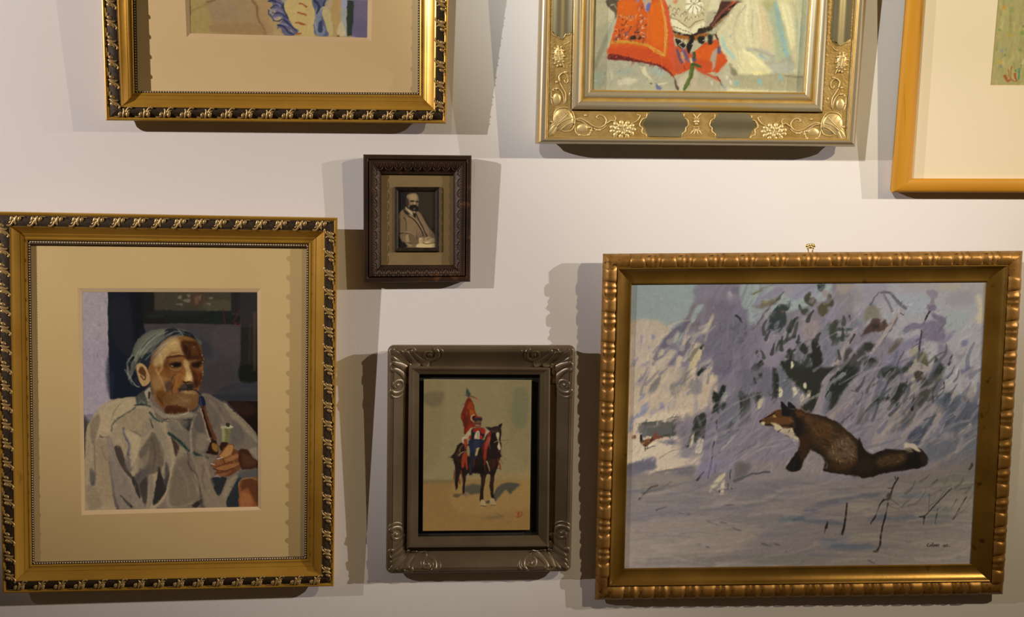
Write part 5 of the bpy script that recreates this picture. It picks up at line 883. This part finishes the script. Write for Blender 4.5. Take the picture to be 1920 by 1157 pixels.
def lobe(u,t):
    e=2.6*(1-((t-.45)/.55)**2)        # hollowed ends
    a0,a1=-17.5+e*1.2+3.2*(1-t),17.5-e*.2-3.2*(1-t)
    a=a0+(a1-a0)*u; x=abs(2*u-1); return a,(3.9*(1-x**5))*(.7+.4*math.sin(math.pi*min(1,t/.93)))-.9
def collar(u,t):
    e=2.6*(1-((t-.45)/.55)**2)
    a0,a1=17.5-e*.2-3.2*(1-t),44.5+e*1.2+3.2*(1-t)-0.
    a=a0+(a1-a0)*u; r=math.sin(math.pi*u); return a,-.9+1.9*math.exp(-((u-.27)/.12)**2)+3.4*math.exp(-((u-.64)/.17)**2)+.3*r
ME_lobe=proto('carved_lobe',carved_piece(35,WB,lobe,0,14,9),M_carved); ME_col=proto('carved_collar',carved_piece(27,WB,collar,0,20,7),M_carved)
for (a,b,_),r in zip(SIDES,rl):
    pa,d,L=edge(O,a,b); inn=np.array([-d[1],d[0]]); wb=abs(np.dot(Bq[a]-O[a],inn)); n=int(round(L/(.0645 if abs(d[0])>.5 else .062)))
    st=(L-2*.022)/n; sc=st/.062
    for i in range(n):
        p=pa+d*(.022+st*i+.0175*sc)
        place(ME_lobe,'carved_lobe',r,p,d,inn,.0205,0.,(sc,wb/.0275,1))
        if i<n-1: place(ME_col,'carved_collar',r,p,d,inn,.0205,0.,(sc,wb/.0275,1))
picture('oil_painting',k,T,inset(S,-.002),.0135,art_fox(),M_oil,EE[k],'winter scene with a fox, snow-laden firs, a small hut and pheasants')
V,F=[],[]
for x,y,r in ((-7,9,3.2),(-2.6,10.6,3.),(2.6,10.6,3.),(7,9,3.2),(0,7,3.4),(-5,5,2.6),(5,5,2.6)): dome(V,F,x,y,r,r,2.2,n=10,m=3)
ribbon(V,F,[(-5,-6),(-4,0),(-5.5,6)],3.,.5); ribbon(V,F,[(5,-6),(4,0),(5.5,6)],3.,.5); ribbon(V,F,[(-8,7.5),(-9,10),(-6,12),(-3,10.5)],1.8,.6); ribbon(V,F,[(8,7.5),(9,10),(6,12),(3,10.5)],1.8,.6)
hx=loc(k,1520,471,.012); relief('hanging_plate',T,(V,F),M_brass,lambda x,y,z:(hx[0]+x*.001,-.010-z*.001,hx[1]+y*.001+.001))
# -- F6 rider
k='F6'
T=thing('framed_rider_painting',k,'grey pewter frame with scrolled corners around a painting of a rider on horseback','framed painting')
O=quad(k,[(727,647),(1079.3,647.5),(1070.5,1071.5),(723.5,1075.7)],.022); Mq=quad(k,[(766.5,686),(1032,689),(1029,1026.5),(762.5,1028.5)],.014); S=quad(k,[(786.5,701.5),(1012.5,702.5),(1009.5,1003.5),(784.3,1006)],.015); P=quad(k,[(794.7,711.3),(996.5,713),(993,994),(792.5,996)],.011)
def rounded(Q,r,n=7):
    out=[]; 
    for i in range(4):
        p=Q[i]; a=Q[i-1]-p; b=Q[(i+1)%4]-p; a=a/np.hypot(*a); b=b/np.hypot(*b); c=p+(a+b)*r
        for j in range(n):
            t=j/(n-1)*math.pi/2; out.append(c-b*r*math.cos(t)-a*r*math.sin(t))
    return np.array(out)
def rr(Q,d,r): return rounded(inset(Q,d),r)
ow=ring_mesh('outer_moulding',T,[(rr(O,.007,.012),.001),(rr(O,.0065,.012),.008),(rr(O,.003,.012),.014),(rr(O,0,.012),.018),(rr(O,.0004,.012),.0225),(rr(O,.0025,.0105),.0265),(rr(O,.006,.008),.0288),(rr(O,.0108,.004),.0290),(rr(O,.0112,.0036),.0280),(rr(O,.0118,.0032),.0280),(rr(O,.0122,.003),.0290),
    (rr(O,.018,.002),.0245),(rr(O,.026,.0015),.0190),(rr(O,.034,.001),.0130),(rounded(Mq,.0006),.0105),(rounded(Mq,.0006),.001)],M_pewter,sharp=30,closed=True)
m2=lambda t:Mq*(1-t)+S*t
rails(T,[(Mq,.004),(Mq,.0150),(m2(.06),.0195),(m2(.18),.0215),(m2(.32),.0210),(m2(.45),.0192),(m2(.5),.0186),(m2(.7),.0172),(m2(.85),.0160),(m2(1.),.0148),(m2(1.),.003)],[M_pewter],[0]*10,name='inner_rail')
ring_mesh('black_slip',T,[(S,.0152),(S,.0045),(inset(P,.004),.0045)],M_black)
picture('oil_painting',k,T,P,.011,art_rider(),M_oil,EE[k],'small painting of a flag bearer in folk dress on a horse')
def corner_carving():
    V,F=[],[]
    for sw in (0,1):
        R=(lambda pts:[(y,x) for x,y in pts]) if sw else (lambda pts:pts)
        D=(lambda x,y,rx,ry,h,rot:dome(V,F,y,x,rx,ry,h,math.pi/2-rot)) if sw else (lambda x,y,rx,ry,h,rot:dome(V,F,x,y,rx,ry,h,rot))
        # volute at the end of each arm
        ribbon(V,F,R(spiral(80,20,17,4,-1.3,1.2,24)),9.5,.24,6.)
        ribbon(V,F,R([(90,2),(101,9),(104,20),(98,31),(88,36)]),7.,.22,4.)
        D(80,20,5.,5.,2.6,0)
        # leaf running back to the corner
        ribbon(V,F,R([(80,38),(66,34),(54,24),(48,14),(52,6)]),15.,.2,7.)
        ribbon(V,F,R([(62,40),(52,38),(42,28),(36,17),(30,12)]),16.,.2,mode='leaf')
        ribbon(V,F,R([(52,7),(42,5),(34,10),(38,20)]),7.,.3,3.)
        ribbon(V,F,R([(44,44),(36,32),(28,16),(20,7)]),11.,.24,mode='leaf')
    ribbon(V,F,[(46,46),(32,32),(18,18),(7,7)],15.,.24,mode='leaf'); dome(V,F,9,9,5,5,2.)
    return V,F
CV,CF=corner_carving()
def f6surf(x,y):
    m=min(x,y); return float(np.interp(m,[0,2.5,6,12,18,26,34,39,45],[21.5,26.5,28.8,29,24.5,19,13,10.5,17]))
for ci,(sx,sz) in enumerate(((1,-1),(-1,-1),(-1,1),(1,1))):
    q=O[ci]; ex=(O[(1,0,3,2)[ci]]-q); ex/=np.hypot(*ex); ez=(O[(3,2,1,0)[ci]]-q); ez/=np.hypot(*ez)
    V=[]
    for x,y,z in CV:
        x=max(x,1.2); y=max(y,1.2)
        p=q+ex*x*.001*.98+ez*y*.001*.95; hh=f6surf(x,y)+z*1.15; V.append((p[0],-hh*.001,p[1]))
    mesh_obj('corner_carving',V,CF,M_pewter,ow,sharp=60)
# -- F5 small bronze frame with portrait photograph
k='F5'
T=thing('framed_photograph',k,'small dark bronze frame with a sepia portrait photograph of a bearded man in a coat','framed photograph')
O=quad(k,[(681,289.4),(884.4,291.4),(882,528.7),(681.6,530.5)],.018); S=quad(k,[(714.9,325.8),(850,327.1),(850,496.8),(714.7,496.8)],.0125)
iO=lambda d:inset(O,d); mm=lambda t:iO(.0115)*(1-t)+S*t
rl=rails(T,[(iO(.003),.001),(iO(.001),.010),(O,.015),(iO(.0005),.019),(iO(.002),.0205),(iO(.0075),.0208),(iO(.009),.0195),(iO(.0098),.0178),(iO(.0115),.0205),(mm(.06),.0222),(mm(.2),.0222),(mm(.35),.0210),(mm(.6),.0180),(mm(.85),.0150),(mm(.93),.0146),(S,.0142),(S,.0100)],[M_bronze],[0]*16)
V,F=[],[]
ribbon(V,F,[(-8,-8),(-8,-1),(-5,4.5),(0,6.5),(5,4.5),(8,-1),(8,-8)],1.4,.5); ribbon(V,F,[(0,-8),(0,0),(0,5)],1.2,.5,.6)
ribbon(V,F,[(-4.4,-7),(-4,-1),(-2,2.5)],2.2,.4,mode='leaf'); ribbon(V,F,[(4.4,-7),(4,-1),(2,2.5)],2.2,.4,mode='leaf')
ME_leafw=proto('leaf_relief',(V,F),M_bronzeR)
for (a,b,_),r in zip(SIDES,rl):
    pa,d,L=edge(mm(.42),a,b); inn=np.array([-d[1],d[0]]); n=max(1,int(round(L/.0185)))
    for i in range(n): place(ME_leafw,'leaf_relief',r,pa+d*(L*(i+.5)/n),d,inn,.0203,-.26,(L/n/.0185,1.05,1))
Wn=quad(k,[(739.8,350.3),(825.1,350.5),(824.6,471.8),(739.6,471.8)],.010); P=quad(k,[(746.8,359),(816,359),(815.6,464.2),(746.8,464.4)],.0098)
ring_mesh('mount_board',T,[(inset(S,-.002),.0085),(inset(S,-.002),.010),(inset(Wn,.002),.010),(inset(Wn,.002),.008)],M_matC)
m3=lambda t:Wn*(1-t)+P*t
rails(T,[(Wn,.009),(Wn,.0125),(m3(.2),.0138),(m3(.5),.0132),(m3(.75),.0122),(m3(1.),.0112),(m3(1.),.009)],[M_miniframe],[0]*6,name='slip_rail')
picture('photograph',k,T,inset(P,-.001),.0098,art_photo(),M_photo,EE[k],'sepia portrait photograph with a pencilled signature',step=.0007)
# -- F2 silver gilt frame
k='F2'
T=thing('framed_folk_painting',k,'thick silver and gold frame with flower relief around an orange and white costume painting','framed painting')
O=quad_tall(k,(1010,0),(1621.5,0),(1600,275.5),(1003,269.5),.030,H); Pq=quad_tall(k,(1032.7,0),(1604.8,0),(1586.8,259.7),(1026.8,256.7),.044,H-.02)
Nq=quad_tall(k,(1075.3,0),(1553,0),(1541.3,210.5),(1071.3,205.8),.046,H-.07); S=quad_tall(k,(1114.3,0),(1517.8,0),(1505.9,173.2),(1110,168.2),.038,H-.11)
iO=lambda d:inset(O,d); mo=lambda t:O*(1-t)+Pq*t; mp_=lambda t:Pq*(1-t)+Nq*t; mn=lambda t:Nq*(1-t)+S*t
rings=[(iO(.012),.001),(iO(.011),.010),(iO(.006),.018),(iO(.001),.024),(O,.030),(iO(.0003),.036),(mo(.08),.0425),(mo(.22),.0470),(mo(.40),.0500),(mo(.6),.0505),(mo(.78),.0490),(mo(.86),.0475),(mo(.9),.0485),(mo(.96),.0475),(mo(.99),.0440),(mp_(.01),.0430),
       (mp_(.12),.0436),(mp_(.5),.0420),(mp_(.9),.0436),(mp_(.97),.0440),(mp_(.985),.038),(Nq,.038),(Nq,.0465),(mn(.04),.0500),(mn(.15),.0520),(mn(.28),.0515),(mn(.36),.0490),(mn(.42),.0475),(mn(.52),.0470),(mn(.56),.0440),(mn(.6),.0455),(mn(.72),.0462),(mn(.84),.0440),(mn(.9),.0420),(mn(.95),.0425),(S,.0400),(S,.030)]
mi=[0]*(len(rings)-1)
for j in range(15,20): mi[j]=1
for j in (20,21): mi[j]=2
for j in (10,11,12): mi[j]=3
for j in (27,28,29,33,34): mi[j]=3
rl=[]
for idx,(a,b,_) in enumerate(SIDES):
    o4=None
rl=rails(T,rings,[M_silver,M_champ,M_dark,M_warm],mi)
for idx in (0,2): rl[idx].data.materials[0]=M_silverH
HB=.0432
def L2(px,py): p=loc(k,px,py,HB); return p*1000
def fz(x,y,z): return (x*.001,-HB-z*.001,y*.001)
Z5=lambda x,y:(1000+x/5.82,180+y/5.82)
def pts5(s): return [tuple(L2(*Z5(*[float(q) for q in p.split(',')]))) for p in s.split()]
zb=lambda x,y:(1000+x/4.133,y/4.133)
def ptsb(s): return [tuple(L2(*zb(*[float(q) for q in p.split(',')]))) for p in s.split()]
def dm(V,F,pf,x,y,rx,ry,h,rot=0,**kw):
    c=pf('%f,%f'%(x,y))[0]; dome(V,F,c[0],c[1],rx,ry,h,rot,**kw)
pieces=[]
V,F=[],[]      # corner pomegranate
dm(V,F,pts5,325,262,20,21,4.2,.3,n=22,m=6); ribbon(V,F,pts5('215,230 250,150 330,125 400,140 440,210 450,300 420,370 340,388 280,350'),2.6,.7)
for t in ('240,200 300,290','280,160 350,260','330,150 390,230','380,150 430,230','250,330 330,270 430,240','270,290 330,240 400,170','290,370 370,310 440,290'): 
    p=pts5(t); ribbon(V,F,p,2.,.6,base=3.9)
pieces.append(('pomegranate_relief',0,V,F)); V,F=[],[]
ribbon(V,F,pts5('270,300 220,340 180,400 160,435'),9,.3,mode='leaf'); ribbon(V,F,pts5('265,305 240,370 200,425'),7,.3,mode='leaf'); ribbon(V,F,pts5('275,300 215,310 170,380'),6,.3,mode='leaf'); dm(V,F,pts5,195,285,3.4,3.4,2.4)
pieces.append(('corner_leaf',0,V,F)); V,F=[],[]
ribbon(V,F,pts5('450,255 520,250 590,285 650,325 720,345 780,315 795,270 765,220 715,210 690,235 715,250'),3.4,.55,2.2); ribbon(V,F,pts5('455,262 530,275 600,330 635,350 620,400 590,430 500,425 460,390 455,330'),3.,.5,2.2); dm(V,F,pts5,535,355,11,8.5,2.2,.2,n=16)
ribbon(V,F,pts5('660,350 700,370 760,355 800,320'),3.4,.5,2.); dm(V,F,pts5,568,212,2.6,2.6,2.2)
for x,y in ((610,345),(630,380),(600,425),(500,425),(690,372),(720,372)): dm(V,F,pts5,x,y,2.6,2.4,2.2)
pieces.append(('scroll_relief',0,V,F)); V,F=[],[]
def flower(V,F,pf,cx,cy,r,asp=.75,seed=0):
    c=pf('%f,%f'%(cx,cy))[0]
    dome(V,F,c[0],c[1],r*.8,r*asp*.8,2.6,n=18,m=4)
    for i in range(11):
        a=i*2*math.pi/11; dome(V,F,c[0]+r*.86*math.cos(a),c[1]+r*asp*.86*math.sin(a),r*.24,r*.2,2.8,a,n=8,m=3)
    for i in range(7):
        a=i*2*math.pi/7+.3; dome(V,F,c[0]+r*.5*math.cos(a),c[1]+r*asp*.5*math.sin(a),r*.2,r*.15,1.7,a,n=8,m=3,base=2.2)
    ribbon(V,F,[(c[0]-r*.1,c[1]+r*.9*asp),(c[0]+r*.05,c[1]),(c[0]+r*.25,c[1]-r*.5*asp)],2.,.6,base=2.2)
flower(V,F,pts5,975,365,23,.62); ribbon(V,F,pts5('800,300 850,270 900,290 935,330'),2.6,.5); ribbon(V,F,pts5('1130,205 1165,215 1150,250 1110,285 1060,300'),2.6,.5,1.6); ribbon(V,F,pts5('880,215 900,250 880,285'),1.8,.5)
pieces.append(('flower_relief',0,V,F)); V,F=[],[]
ribbon(V,F,pts5('1240,185 1235,235 1190,255 1160,320 1190,350 1185,400 1225,420 1240,448'),2.6,.6)
pieces.append(('cartouche_edge',0,V,F)); V,F=[],[]
# left arm
dm(V,F,ptsb,180,770,8,11,2.2,n=16); ribbon(V,F,ptsb('145,815 135,760 145,700 175,685 210,700 235,750 240,810'),3.,.5,2.); ribbon(V,F,ptsb('250,800 250,730 225,680 205,640'),3.,.5,2.); ribbon(V,F,ptsb('205,640 200,590 235,565 265,590 270,630 250,645 240,620'),3.2,.55,2.); dm(V,F,ptsb,180,636,2.6,2.6,2.2); dm(V,F,ptsb,250,560,3.4,2.6,2.2); dm(V,F,ptsb,284,730,2.,4,1.6)
for x,y in ((142,760),(150,700),(180,688)): dm(V,F,ptsb,x,y,2.6,2.4,2.2)
pieces.append(('scroll_relief',3,V,F)); V,F=[],[]
flower(V,F,ptsb,195,435,12,1.7); ribbon(V,F,ptsb('205,460 225,490 240,530'),2.2,.5); ribbon(V,F,ptsb('235,345 265,335 285,310'),2.6,.5,1.4); ribbon(V,F,ptsb('245,490 275,492'),2,.5)
pieces.append(('flower_relief',3,V,F)); V,F=[],[]
ribbon(V,F,ptsb('143,245 155,275 185,280 215,298 240,285 250,265 275,268 300,235'),2.4,.6)
pieces.append(('cartouche_edge',3,V,F))
AX=(O[3][0]+O[2][0])/2*1000
AXN=(Pq[3][0]+Pq[2][0])/2*1000
for nm,side,V,F in pieces:
    mesh_obj(nm,[fz(*v) for v in V],F,M_champR,rl[side],sharp=60)
    mesh_obj(nm,[fz(2*AXN-v[0],v[1],v[2]) for v in V],F,M_champR,rl[{0:0,3:1}[side]],sharp=60)
# vase between the two cartouches, cartouches
V,F=[],[]
c=pts5('1780,300')[0]
for dy,rx,ry,h in ((9,7,1.2,2.6),(7,6.2,1.1,2.4),(3.4,5.6,3.4,3.2),(-1.,3.2,2.,2.4),(-6.5,6.4,1.2,2.4),(-8.8,7,1.2,2.4)): dome(V,F,c[0],c[1]+dy,rx,ry,h,n=14)
for s in (-1,1):
    ribbon(V,F,[(c[0]+s*2,c[1]-9),(c[0]+s*6,c[1]-14),(c[0]+s*11,c[1]-20)],3.2,.45,mode='leaf'); ribbon(V,F,[(c[0]+s*1,c[1]-9),(c[0]+s*2,c[1]-15),(c[0]+s*4,c[1]-21)],3.,.45,mode='leaf')
    ribbon(V,F,[(c[0]+s*1,c[1]+9),(c[0]+s*4,c[1]+14),(c[0]+s*8,c[1]+19)],2.8,.45,mode='leaf')
ribbon(V,F,[(c[0],c[1]+9),(c[0],c[1]+19)],2.4,.45,mode='leaf')
mesh_obj('vase_relief',[fz(*v) for v in V],F,M_champR,rl[0],sharp=60)
def cartouche(side,x0,x1,y0,y1,vert,ends):
    """smooth silvered panel; ends wavy"""
    V,F=[],[]; n=14; m=18
    for i in range(n+1):
        t=i/n; e=[0,2,7,9,12,15,13,9,7,2,0][min(10,int(t*10.001))] ; e=np.interp(t*10,range(11),[0,1,6.5,6.5,11.5,13.5,11.5,6.5,6.5,1,0])
        for j in range(m+1):
            s=j/m
            if vert: y=y0-(e if ends[0] else 0)+(y1+(0)-(y0-(e if ends[0] else 0)))*s; x=x0+(x1-x0)*t
            else: a0=x0-e*.9; a1=x1+e*.9; x=a0+(a1-a0)*s; y=y0+(y1-y0)*t
            V.append((x,y,2.0-1.9*math.sin(2*math.pi*(t if not vert else 1-t))*math.sin(math.pi*t)**.3))
    for i in range(n):
        for j in range(m): F.append((i*(m+1)+j,i*(m+1)+j+1,(i+1)*(m+1)+j+1,(i+1)*(m+1)+j))
    o=len(V); B_=[j for j in range(m+1)]+[(i)*(m+1)+m for i in range(1,n+1)]+[n*(m+1)+j for j in range(m-1,-1,-1)]+[i*(m+1) for i in range(n-1,0,-1)]
    for q in B_: V.append((V[q][0],V[q][1],-1))
    for q in range(len(B_)): F.append((B_[q],B_[(q+1)%len(B_)],o+(q+1)%len(B_),o+q))
    mesh_obj('silver_cartouche',[fz(*v) for v in V],F,M_cart,rl[side],sharp=50)
a=pts5('1265,440')[0]; b=pts5('1610,175')[0]
cartouche(0,a[0]-1,b[0]+1,a[1],b[1],False,(1,1)); cartouche(0,2*AXN-b[0]-1,2*AXN-a[0]+1,a[1],b[1],False,(1,1))
V,F=[],[]
for q in (1,):
    ribbon(V,F,pts5('1650,185 1640,235 1680,262 1690,320 1665,345 1660,385 1625,410 1615,448'),2.4,.6)
e1=(V,F); mesh_obj('cartouche_edge',[fz(*v) for v in V],F,M_champR,rl[0],sharp=60); mesh_obj('cartouche_edge',[fz(2*AXN-v[0],v[1],v[2]) for v in V],F,M_champR,rl[0],sharp=60)
a=ptsb('145,245')[0]; b=ptsb('300,245')[0]
cartouche(3,a[0],b[0],a[1],a[1]+300,True,(1,1)); cartouche(1,2*AXN-b[0],2*AXN-a[0],a[1],a[1]+300,True,(1,1))
picture('oil_painting',k,T,inset(S,-.002),.031,art_folk(),M_oil2,EE[k],'thickly painted figure in an orange apron, white lace and puffed white sleeves',vis=.3)
# -- F3 wooden frame, right edge
k='F3'
T=thing('framed_meadow_picture',k,'plain honey-coloured wooden frame with pale mount cut off by the right edge','framed painting')
def q3(BLp,L0,Bp,h,top,right):
    a,b,c=loc(k,*BLp,h),loc(k,*L0,h),loc(k,*Bp,h); d=b-a; e=c-a
    tl=a+d*((top-a[1])/d[1]); br=a+e*((right-a[0])/e[0]); return np.array([tl,tl+(br-a),br,a])
x0=loc(k,1672.5,360.5,.030)[0]
O=q3((1672.5,360.5),(1701,0),(1920,361.5),.030,.7,x0+.7); S=q3((1708.3,334.8),(1731,0),(1920,335.2),.022,.672,x0+.672)
iO=lambda d:inset(O,d); mm=lambda t:O*(1-t)+S*t
rl=rails(T,[(iO(.004),.001),(iO(.002),.012),(O,.022),(O,.030),(mm(.06),.0335),(mm(.2),.0355),(mm(.45),.0362),(mm(.7),.0350),(mm(.9),.0315),(mm(.97),.0285),(S,.0265),(S,.0150)],[M_wood],[0]*11)
for idx in (0,2): rl[idx].data.materials[0]=M_woodH
P=q3((1857.4,159.4),(1871.5,0),(1920,159.6),.0142,.55,x0+.54)
mt=ring_mesh('mount_board',T,[(inset(S,-.003),.0125),(inset(S,-.003),.0160),(inset(P,-.0012),.0160),(inset(P,-.0012),.0135)],M_matB)
ring_mesh('mount_bevel',mt,[(inset(P,-.0012),.0160),(P,.0148)],M_bev)
picture('meadow_picture',k,T,inset(P,-.0015),.0142,art_meadow(),M_wc,EE[k],'soft green meadow with small yellow flowers',vis=.35)
